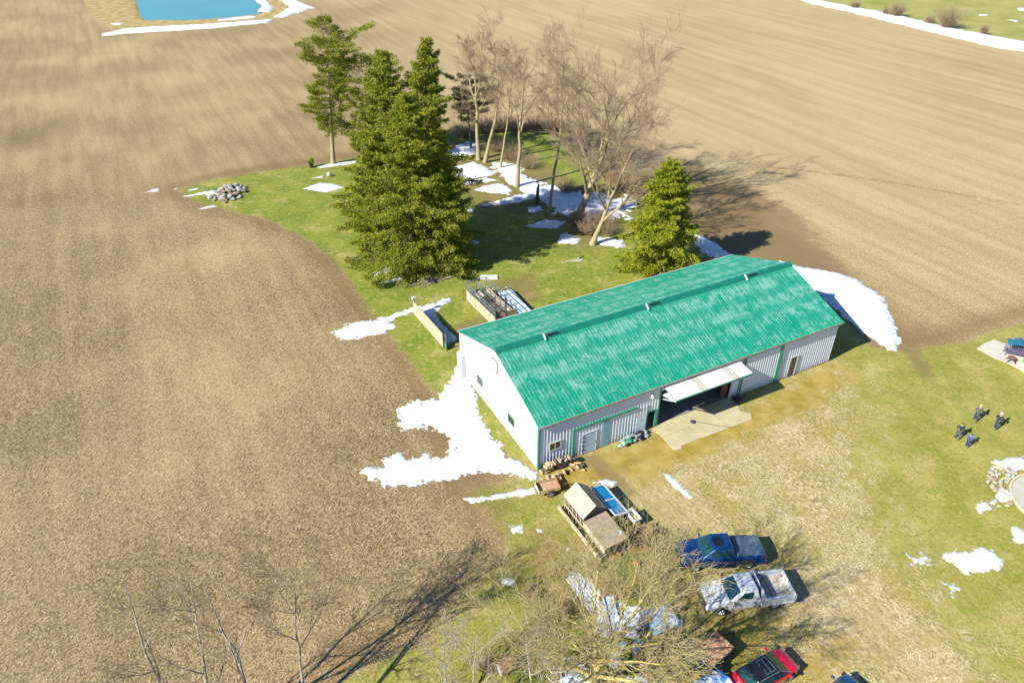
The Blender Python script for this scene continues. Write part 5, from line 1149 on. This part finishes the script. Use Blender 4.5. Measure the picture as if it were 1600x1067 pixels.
# ------------------------------------------------------------------ back-left: windbreak panel, post fence, pen, ramp
p0, p1 = G(648,492), G(697,548); hd = math.atan2(p1.y-p0.y, p1.x-p0.x); Lp = (p1-p0).length
pn = thing('board_screen', 'pale wooden board screen with green backing standing in the snow left of the barn', 'screen', p0, hd)
m = MB()
x = 0
rn = random.Random(2)
while x < Lp-.6: m.box(x, x+.19, -.06-.01*rn.random(), -.02, .1, 1.75+rn.uniform(-.03, .03)); x += .2
m.build('boards', WOODP, pn)
m = MB(); rows = [[(x_, .06+.05*math.sin(x_*3), .05) for x_ in np.linspace(.8, Lp, 24)], [(x_, .04+.04*math.sin(x_*4), 1.1+.5*math.sin(x_*.5)) for x_ in np.linspace(.8, Lp, 24)]]; m.grid(rows); o = m.build('backing_sheet', M('green_backing_sheet', (.02, .16, .09), (.03, .20, .12), .5, 3), pn); s = o.modifiers.new('t', 'SOLIDIFY'); s.thickness = .02
for k in range(5):
    m = MB(); xx = .05 + (Lp-.1)*k/4; m.box(xx-.06, xx+.06, 0, .12, 0, 1.95 if k in (0, 4) else 1.7); m.build('post', STEEL if k in (0, 4) else WOODG, pn)
m = MB(); m.box(-.15, .2, -.14, .2, 1.95, 2.2); m.build('post_cap', WHITE, pn)
for i, (p, lb) in enumerate([((679,478), 'thin grey fence post in the snow between the board screen and the pen'), ((724,470), 'thin dark fence post on the grass at the pen corner')]):
    m = MB(); m.tube([(0,0,0),(.02,0,1.5)], .035, 6); m.bar((-.05,0,1.1), (.08,0,1.12), .03); o = m.build('fence_post', STEEL if i == 0 else BARKD); o.location = G(*p); tag(o, lb, 'fence post')
p0, p1 = G(729,468), G(774,512); hd = math.atan2(p1.y-p0.y, p1.x-p0.x); Lp = (p1-p0).length; PW = 2.5
pe = thing('dog_pen', 'plywood-sided pen with an open metal frame top behind the left end of the barn', 'pen', p0, hd)
m = MB(); m.box(0, Lp, -.03, .03, 0, 1.25); m.build('side_panel', WOODP, pe)
m = MB(); m.box(0, Lp, PW-.03, PW+.03, 0, 1.0); m.build('side_panel', WOODP, pe)
m = MB(); m.box(Lp-.03, Lp+.03, 1.2, PW-.05, 0, 1.6); m.build('end_panel', WOODP, pe)
m = MB(); m.box(-.03, .03, .05, PW-.05, 0, .9); m.build('end_panel', WOODG, pe)
m = MB(); m.box(.05, Lp-.05, .05, PW-.05, .02, .08); m.build('floor', M('dark_wood_floor', (.13, .10, .07), (.20, .16, .11), .9, 2), pe)
nP = 6
for k in range(nP+1):
    for y in (0, PW*.5, PW):
        m = MB(); x_ = Lp*k/nP; m.box(x_-.04, x_+.04, y-.04, y+.04, 0.1, 2.15); m.build('post', STEEL, pe)
m = MB()
for y in (0, PW*.5, PW):
    for z in (2.12, 1.7): m.bar((0, y+.0, z), (Lp, y, z), .06)
m.build('top_rail', STEEL, pe)
m = MB()
for k in (0, 2, 4, 6): m.bar((Lp*k/nP, 0, 2.15), (Lp*k/nP, PW, 2.15), .06)
m.build('cross_rail', STEEL, pe)
m = MB()
for k in range(40):
    x_ = Lp*k/40; m.bar((x_, 0, 1.25), (x_, 0, 2.1), .012)
for z in np.arange(1.3, 2.1, .12): m.bar((0, 0, z), (Lp, 0, z), .012)
m.build('wire_mesh', STEEL, pe)
m = MB(); m.box(.8, 1.8, .6, 2.0, .08, .7); m.add([(.7,.5,.7),(1.9,.5,.7),(1.9,2.1,.7),(.7,2.1,.7),(.7,1.3,1.15),(1.9,1.3,1.15)], [(0,1,5,4),(2,3,4,5),(0,4,3),(1,2,5)]); o = m.build('dog_house', WOODP); o.matrix_world = xf(p0, hd); tag(o, 'small wooden kennel standing inside the wire-topped pen', 'kennel')
c, hd, _l = frame_at((792,459), (815,484), .5)
rp = thing('panel_platform', 'low blue-white platform of sheets sloping to the ground between pen and barn', 'platform', c, hd)
for k in range(6):
    m = MB(); m.box(-2.6+k*.87, -1.77+k*.87, -.85, .85, .42, .48); m.build('sheet', M('snowy_blue_sheet', (.66, .74, .84), (.30, .46, .66), .4, 1.5), rp)
m = MB(); m.box(-2.6, 2.6, -.92, -.86, .1, .52); m.box(-2.6, 2.6, .86, .92, .1, .52)
m.build('frame', M('dark_frame', (.06, .07, .08), None, .6), rp)
for x_ in (-2.4, 0, 2.4):
    for y_ in (-.8, .8):
        m = MB(); m.box(x_-.05, x_+.05, y_-.05, y_+.05, 0, .41); m.build('leg', WOODG, rp)
for i, (p, q, w_, lb, mt) in enumerate([((878,411), (905,404), .22, 'pale plank lying on the lawn between the grove and the barn', WOODP), ((905,404), (912,400), .12, 'short dark stick touching the pale plank on the lawn', BARKD), ((773,452), (798,448), .2, 'pale board lying behind the pen', WOODP)]):
    a = G(*p, .05); b = G(*q, .05); c = (a+b)/2; m = MB(); m.bar(a-c, b-c, w_, .06); o = m.build('plank', mt); o.location = c; tag(o, lb, 'plank')
m = MB(); m.box(-1.0, 1.0, -.5, .5, .02, .1); o = m.build('snowy_board', WHITE); o.location = G(764,434); tag(o, 'small whitish board on the grass just above the pen', 'board')
# ------------------------------------------------------------------ under the conifers: poles, drum, wheelbarrow
pg = thing('pole_stack', 'stack of long thin poles and sticks under the front spruce', 'pole stack', G(672,434), 0)
rn = random.Random(14); u_ = G(700,425) - G(640,441); ua = math.atan2(u_.y, u_.x)
for i in range(44):
    m = MB(); off = rn.uniform(-1.5, 1.5); a = ua + rn.uniform(-.12, .12); L_ = rn.uniform(2.5, 4.6); d = Vector((math.cos(a), math.sin(a), 0)); n_ = Vector((-d.y, d.x, 0)); c = n_*off + d*rn.uniform(-.5, .5) + Vector((0, 0, .06 + .35*(1-abs(off)/1.6)*rn.random()))
    m.tube([c - d*L_/2, c + d*L_/2 + Vector((0, 0, rn.uniform(-.03, .1)))], [.055, .035], 6); m.build('pole', [WOODP, WOODG, BARKG][i % 3], pg)
for i in range(4):
    m = MB(); a = ua + rn.uniform(-.1, .1); d = Vector((math.cos(a), math.sin(a), 0)); c = Vector((-1.6+i*.12, 1.2-i*.15, .1+i*.02)); m.box(-.001, .001, 0, 0.001, 0, .001) if 0 else m.bar(c-d*1.1, c+d*1.1, .14, .05); m.build('orange_board', M('orange_board_paint', (.50, .18, .05), (.38, .14, .05), .7, 4), pg)
drum('dark red drum standing left of the pole stack under the spruces', (631,428), 0, M('dark_red_drum', (.17, .05, .03), (.25, .08, .05), .6, 4), .32, .95, False)
wb = thing('wheelbarrow', 'green wheelbarrow at the left foot of the spruces', 'wheelbarrow', G(613,414), .4)
m = MB(); q0 = [(-.45,-.35),(.5,-.32),(.5,.32),(-.45,.35)]
m.add([(x*.55, y*.6, .32) for x, y in q0] + [(x, y, .62) for x, y in q0], [(3,2,1,0)] + [(i, (i+1) % 4, 4+(i+1) % 4, 4+i) for i in range(4)]); o = m.build('tray', M('green_tray_paint', (.02, .22, .16), (.04, .28, .2), .4, 3), wb); s = o.modifiers.new('t', 'SOLIDIFY'); s.thickness = .02
m = MB(); m.lathe([(.001,-.04),(.16,-.05),(.2,0),(.16,.05),(.001,.04)], 14, 'y', (.62, 0, .2)); m.build('wheel', TYRE, wb)
for s in (1, -1):
    m = MB(); m.bar((.62, s*.06, .2), (-1.0, s*.3, .55), .05); m.bar((-.25, s*.22, .36), (-.3, s*.25, 0), .04); m.build('handle', WOODP, wb)
m = MB(); rn = random.Random(5)
for i in range(6): m.blob((rn.uniform(-.3, .3), rn.uniform(-.2, .2), rn.uniform(.1, .3)), (.3, .25, .2), i+50)
o = m.build('boulder_group', M('pale_field_stone', (.38, .355, .31), (.24, .225, .20), .9, 3), None, smooth=50); o.location = G(598,395); tag(o, 'pale stones at the left foot of the spruces above the wheelbarrow', 'stones')
heap('toy_pile', 'small heap of orange and red odds beside the green wheelbarrow', 'oddments', (618,420), .5, .2, 9, [M('orange_board_paint', (.5,.18,.05)), RUST], 10, .5)
# dark pot with a seedling and grey stone by the tall pine
pt = thing('planter_pot', 'black pot with a yellowish seedling on the field edge left of the tall pine', 'plant pot', G(487,262), 0)
m = MB(); m.lathe([(.28, 0), (.42, .8), (.46, .82), (.46, .9), (.38, .9), (.36, .7), (0.001, .7)], 16); m.build('pot', TRIM, pt, smooth=40)
rng = np.random.RandomState(5); n_ = 160; v, f = spray_mesh(rng.normal(0, .18, (n_, 3)) + [0, 0, 1.2], rng.normal(0, 1, (n_, 3)), np.full(n_, .3), np.full(n_, .06), rng); np_mesh('foliage', v, f, NEEDLEB, pt)
m = MB(); m.blob((0, 0, .3), (.35, .3, .45), 3); o = m.build('field_stone', M('grey_stone', (.34, .34, .33), (.22, .22, .22), .9, 4), None, smooth=50); o.location = G(515,276); tag(o, 'upright grey stone left of the tall pine trunk', 'stone')
# ------------------------------------------------------------------ rock pile on the lawn tip
def rocks(name, label, cx, cy, rx, ry, h, n, seed, mats, smin=.15, smax=.45, ring=None):
    rn = random.Random(seed); root = thing(name, label, 'rock pile', Vector((cx, cy, 0)), 0)
    for i in range(n):
        if ring: a = rn.uniform(*ring[2:]); q = rn.uniform(ring[0], ring[1]); x, y = math.cos(a)*q, math.sin(a)*q; z = rn.uniform(0, h)
        else: a = rn.uniform(0, 6.28); q = math.sqrt(rn.random()); x, y = math.cos(a)*q*rx, math.sin(a)*q*ry; z = h*(1-q)*rn.uniform(.3, 1)
        r = rn.uniform(smin, smax); m = MB(); m.blob((x, y, z+r*.2), (r, r*rn.uniform(.6, 1), r*rn.uniform(.5, .8)), seed*77+i, 7, 5); m.build('rock', rn.choice(mats), root)
    return root
RKS = [M('pale_field_stone', (.50, .47, .42)), M('grey_stone', (.34, .34, .33)), M('brown_stone', (.36, .26, .18), (.24, .18, .13), .9, 4), WOODG, M('dark_stone', (.12, .12, .13), None, .9)]
c = G(357,303); rocks('rock_pile', 'heap of grey stones and old wood at the left tip of the lawn', c.x, c.y, 2.4, 3.6, 1.0, 95, 3, RKS)
PR = 3.0
# ------------------------------------------------------------------ right edge: patio, pad, house corner, arched bench
pc = Vector((41.71, 39.69, 0)); slab('patio', [(pc.x+PR*math.cos(a), pc.y+PR*math.sin(a)) + (0,) for a in np.linspace(0, 6.283, 48, endpoint=False)], .10, M('patio_concrete', (.44, .41, .32), (.36, .34, .27), .85, .6))
m = MB(); 
for k in range(64):
    a0, a1 = k*6.283/64, (k+.92)*6.283/64; m.add([(q*math.cos(a), q*math.sin(a), z) for z in (-.05, .19) for q, a in ((PR+.02, a0), (PR+.18, a0), (PR+.18, a1), (PR+.02, a1))], [(0,1,2,3),(7,6,5,4),(0,4,5,1),(1,5,6,2),(2,6,7,3),(3,7,4,0)])
o = m.build('patio_edging', M('pale_edging_stone', (.56, .48, .33), (.44, .37, .25), .85, 2)); o.location = (pc.x, pc.y, 0); tag(o, 'curved pale edging of kerb stones round the patio at the right edge', 'edging')
rocks('rock_border', 'bed of pale rubble stones outside the curved patio edging', pc.x, pc.y, 1, 1, .12, 98, 5, [RKS[0], RKS[1], RKS[2], M('cream_stone', (.46, .41, .30), (.36, .31, .22), .9, 4)], .08, .22, ring=(PR+.25, PR+1.7, 1.9, 3.25))
m = MB(); P = [G(*q) for q in ((1554,775),(1563,763),(1580,774),(1585,782),(1573,786),(1562,784))]; c = sum(P, Vector())/6; n = 6
m.add([(p.x-c.x, p.y-c.y, 0) for p in P] + [((p.x-c.x)*.94, (p.y-c.y)*.94, .2) for p in P], [tuple(range(n))[::-1], tuple(range(n, 2*n))] + [(i, (i+1) % n, n+(i+1) % n, n+i) for i in range(n)]); o = m.build('flat_boulder', M('flat_pale_stone', (.54, .50, .44), (.44, .41, .36), .85, 3), None, bevel=.04); o.location = c; tag(o, 'large flat pale stone at the foot of the rubble bed by the patio', 'boulder')
slab('side_pad', [G(*q) for q in ((1526,545),(1540,536),(1553,531),(1558,533),(1566,536),(1580,539),(1640,556),(1680,640),(1592,577),(1575,568),(1555,560))], .06, M('pale_pad_concrete', (.50, .46, .38), (.42, .39, .33), .9, 1))
# house corner: pale green roof edge entering at the right
c = G(1591, 578); hs = thing('house', 'corner of a house with a pale green metal roof at the right edge', 'house', c, R(-8))
HD = math.atan2((G(1600,556,.9)-G(1591,578,.9)).y, (G(1600,556,.9)-G(1591,578,.9)).x)
hs.rotation_euler.z = HD - R(90)
m = MB(); m.box(.25, 9, .2, 14, 0, .9); m.build('wall', WHITE, hs)
m = MB(); m.add([(0,0,.85),(.75,0,1.15),(.75,14,1.15),(0,14,.85),(0,0,.93),(.75,0,1.23),(.75,14,1.23),(0,14,.93)], [(0,3,2,1),(4,5,6,7),(0,1,5,4),(1,2,6,5),(2,3,7,6),(3,0,4,7)]); m.build('roof_edge', M('pale_green_roof_paint', (.10, .42, .22), (.16, .46, .28), .5, 2), hs)
m = MB(); m.add([(.75,0,1.15),(9,0,2.6),(9,14,2.6),(.75,14,1.15),(.75,0,1.21),(9,0,2.66),(9,14,2.66),(.75,14,1.21)], [(0,3,2,1),(4,5,6,7),(0,1,5,4),(1,2,6,5),(2,3,7,6),(3,0,4,7)]); m.build('roof', M('white_roof_sheet', (.74, .76, .78), (.66, .68, .70), .45, 2), hs)
# arched slatted swing bench
c = G(1584, 556); sb = thing('garden_swing', 'arched dark purple slatted garden seat on the pale pad at the right edge', 'bench', c, R(-25))
PUR = M('purple_grey_metal', (.09, .075, .13), (.14, .12, .18), .5, 4)
m = MB()
for s in (-.9, .9): m.tube([(s, .3, 0), (s*1.02, .32, .9), (s*.8, .4, 1.5), (s*.3, .45, 1.8), (0, .46, 1.85)], .045, 6)
m.build('arch_frame', PUR, sb, smooth=True)
m = MB()
for k in range(9): m.box(-.8+k*.19, -.72+k*.19, .22, .27, .45, 1.15)
m.box(-.9, .9, .2, .29, 1.12, 1.2); m.box(-.9, .9, .2, .29, .42, .5); m.build('backrest', PUR, sb)
m = MB()
for k in range(4): m.box(-.85, .85, -.35+k*.14, -.25+k*.14, .42, .46)
m.build('seat', PUR, sb)
m = MB(); m.grid([[(s, y, 1.75-.3*abs(s)) for y in (.55, -.7)] for s in (-1.0, -.5, 0, .5, 1.0)]); o = m.build('canopy', M('dark_teal_canopy', (.015, .10, .16), (.03, .15, .22), .5, 2), sb); s_ = o.modifiers.new('t', 'SOLIDIFY'); s_.thickness = .03
for s in (-.85, .85):
    m = MB(); m.bar((s, -.35, 0), (s, -.3, .65), .06); m.bar((s, -.3, .65), (s, .25, .65), .06); m.build('armrest', PUR, sb)
st = thing('side_table', 'small round brown table with splayed legs in front of the purple seat', 'table', G(1579,565), 0)
m = MB(); m.lathe([(.001,.46),(.38,.46),(.38,.5),(.001,.5)], 16); m.build('table_top', M('brown_table_wood', (.22, .11, .07), (.15, .08, .05), .7, 4), st)
for k in range(4):
    a = k*1.57+.4; m = MB(); m.bar((.1*math.cos(a), .1*math.sin(a), .46), (.6*math.cos(a), .6*math.sin(a), .0), .07); m.build('leg', M('black_leg_metal', (.02,.02,.025)), st)
# ------------------------------------------------------------------ people
def person(label, p, rz, H, jacket, trousers, hair, hat=None, stride=.16, arms=(0, 0)):
    """continuous skinned body; clothing, hair and cap are children"""
    root = thing('person', label, 'person', G(*p), rz); k = H/1.78
    SK = M('skin', (.55, .32, .22), (.48, .27, .18), .6, 5)
    def skin(name, verts, edges, rad, mat, rt=0, sub=2):
        me = bpy.data.meshes.new(name); me.from_pydata([tuple(c*k for c in v) for v in verts], edges, []); o = bpy.data.objects.new(name, me); C.objects.link(o); o.parent = root
        s = o.modifiers.new('skin', 'SKIN'); sv = me.skin_vertices[0].data
        for i, r in enumerate(rad): q = r if isinstance(r, tuple) else (r, r); sv[i].radius = (q[0]*k, q[1]*k); sv[i].use_root = (i == rt)
        s.use_smooth_shade = True; sb_ = o.modifiers.new('sub', 'SUBSURF'); sb_.levels = sub; sb_.render_levels = sub; me.materials.append(mat); return o
    st_ = stride; a1, a2 = arms
    # x forward, y left, z up
    J = dict(pel=(0,0,.95), bel=(0,0,1.1), che=(.01,0,1.32), neb=(0,0,1.47), nek=(.01,0,1.53), h0=(.02,0,1.60), h1=(.02,0,1.70), h2=(.01,0,1.76),
             lh=(0,.10,.90), lk=(st_*.8,.11,.50), la=(st_,.11,.09), lt=(st_+.17,.12,.035), rh=(0,-.10,.90), rk=(-st_*.2,-.11,.50), ra=(-st_,-.11,.11), rt=(-st_+.17,-.12,.035),
             ls=(0,.19,1.42), le=(-.04+a1*.1,.25,1.15), lw=(.08+a1*.3,.24,.93+a1*.22), lp=(.11+a1*.36,.235,.86+a1*.24), rs=(0,-.19,1.42), re=(-.02+a2*.1,-.25,1.15), rw=(.1+a2*.3,-.24,.93+a2*.22), rp=(.13+a2*.36,-.235,.86+a2*.24))
    names = list(J); ix = {n_: i for i, n_ in enumerate(names)}
    E_ = [('pel','bel'),('bel','che'),('che','neb'),('neb','nek'),('nek','h0'),('h0','h1'),('h1','h2'),('pel','lh'),('lh','lk'),('lk','la'),('la','lt'),('pel','rh'),('rh','rk'),('rk','ra'),('ra','rt'),('neb','ls'),('ls','le'),('le','lw'),('lw','lp'),('neb','rs'),('rs','re'),('re','rw'),('rw','rp')]
    rd = dict(pel=(.13,.10), bel=(.12,.095), che=(.14,.10), neb=(.09,.08), nek=.055, h0=(.072,.08), h1=(.08,.095), h2=(.05,.06), lh=.085, lk=.055, la=.04, lt=.035, rh=.085, rk=.055, ra=.04, rt=.035, ls=.055, le=.042, lw=.03, lp=(.04,.02), rs=.055, re=.042, rw=.03, rp=(.04,.02))
    body = skin('body', [J[n_] for n_ in names], [(ix[a], ix[b]) for a, b in E_], [rd[n_] for n_ in names], SK)
    fm = MB()                                            # fingers, nose, ears, eyes, mouth
    for s, w_ in ((1, 'lp'), (-1, 'rp')):
        P = Vector(J[w_])*k; D = (P - Vector(J[w_[0]+'w'])*k).normalized()
        for i in range(4):
            q = P + Vector((.022*(i-1.5), 0, 0))*k + D*.03*k; L_ = (.075, .085, .08, .062)[i]*k
            fm.tube([q, q + D*L_*.55, q + D*L_*.9 + Vector((0, -s*.015, 0))*k], [.010*k, .009*k, .007*k], 6)
        q = P + Vector((.03, -s*.01, .01))*k; fm.tube([q, q + Vector((.035, -s*.01, -.015))*k, q + Vector((.045, -s*.015, -.045))*k], [.011*k, .010*k, .008*k], 6)
    hx = .02*k; fm.tube([(hx+.085*k, 0, 1.69*k), (hx+.115*k, 0, 1.655*k), (hx+.09*k, 0, 1.645*k)], [.008*k, .014*k, .01*k], 6)
    for s in (1, -1): fm.blob((hx, s*.078*k, 1.665*k), (.022*k, .012*k, .032*k), 1)
    fm.build('fingers_and_face', SK, body, smooth=60)
    em = MB()
    for s in (1, -1): em.blob((hx+.088*k, s*.032*k, 1.685*k), (.008*k, .012*k, .007*k), 1)
    em.box(hx+.083*k, hx+.093*k, -.025*k, .025*k, 1.612*k, 1.618*k); em.build('eyes_and_mouth', TRIM, body)
    up = ['pel','bel','che','neb','ls','le','lw','rs','re','rw']; ui = {n_: i for i, n_ in enumerate(up)}
    jr = dict(pel=(.155,.125), bel=(.15,.12), che=(.17,.13), neb=(.10,.09), ls=.078, le=.06, lw=.048, rs=.078, re=.06, rw=.048)
    UE = [('pel','bel'),('bel','che'),('che','neb'),('neb','ls'),('ls','le'),('le','lw'),('neb','rs'),('rs','re'),('re','rw')]
    skin('jacket', [J[n_] if n_ != 'pel' else (0,0,.90) for n_ in up], [(ui[a], ui[b]) for a, b in UE], [jr[n_] for n_ in up], jacket)
    lo = ['pel','lh','lk','la','rh','rk','ra']; li = {n_: i for i, n_ in enumerate(lo)}
    skin('trousers', [J[n_] for n_ in lo], [(li[a], li[b]) for a, b in (('pel','lh'),('lh','lk'),('lk','la'),('pel','rh'),('rh','rk'),('rk','ra'))], [(.145,.115), .105, .075, .06, .105, .075, .06], trousers)
    for s in ('l', 'r'):
        A = Vector(J[s+'a'])*k; m = MB(); m.blob((A.x+.06*k, A.y, .055*k), (.15*k, .055*k, .06*k), 2); m.build('shoe', TRIM, root, smooth=60)
    m = MB(); rows = []
    for i in range(8):
        t_ = i/7*R(105); rows.append([((.012-.01*(i/7))*k + .108*k*math.sin(t_)*math.cos(a)*(1 if math.cos(a) < 0 or t_ < R(62) else .80), .094*k*math.sin(t_)*math.sin(a), 1.675*k + .118*k*math.cos(t_) + (.03*k if (math.cos(a) > .3 and t_ > R(70)) else 0)) for a in [j*6.2832/16 for j in range(17)]])
    m.grid(rows); o = m.build('hair', hair, root, smooth=60, fixn=False)
    if hat:
        m = MB(); m.lathe([(.118*k, 0), (.116*k, .06*k), (.09*k, .105*k), (.001, .125*k)], 18, c=(.015*k, 0, 1.70*k)); m.grid([[(.10*k, y*k, 1.705*k) for y in (-.08, 0, .08)], [(.20*k, y*k*.8, 1.695*k) for y in (-.08, 0, .08)]]); m.build('cap', hat, root, smooth=50)
    return root
J1 = M('navy_jacket', (.012, .018, .04), (.02, .03, .06), .8, 6); J2 = M('grey_jacket', (.07, .075, .08), (.05, .055, .06), .8, 6); J3 = M('black_jacket', (.015, .018, .026), (.03, .034, .045), .8, 6); J4 = M('blue_coat', (.01, .06, .26), (.015, .08, .32), .7, 6)
T1 = M('grey_trousers', (.09, .10, .11), (.06, .07, .08), .85, 6); T2 = M('blue_jeans', (.015, .04, .08), (.025, .055, .10), .85, 6); T4 = M('dark_blue_trousers', (.008, .03, .12), None, .85, 6)
HB = M('brown_hair', (.10, .05, .025), (.06, .03, .02), .7, 9); HW = M('white_cap', (.72, .70, .66), None, .8); HF = M('fair_hair', (.50, .40, .24), (.4, .3, .18), .7, 9); HK = M('dark_blue_hood', (.01, .05, .22), None, .7)
person('person in navy jacket and grey trousers, leftmost of the four on the lawn', (1494,686), R(70), 1.80, J1, T1, HB, arms=(.6, .6))
person('person in grey jacket and blue jeans, farthest of the four on the lawn', (1523,657), R(55), 1.76, J2, T2, HF, HF, stride=.2, arms=(.3, .5))
person('person in black jacket and white cap, rightmost of the four on the lawn', (1554,670), R(35), 1.78, J3, T2, HB, HW, stride=.14, arms=(.5, .5))
person('child in a blue coat and dark blue trousers, lowest of the four on the lawn', (1510,698), R(50), 1.42, J4, T4, HK, HK, stride=.1)
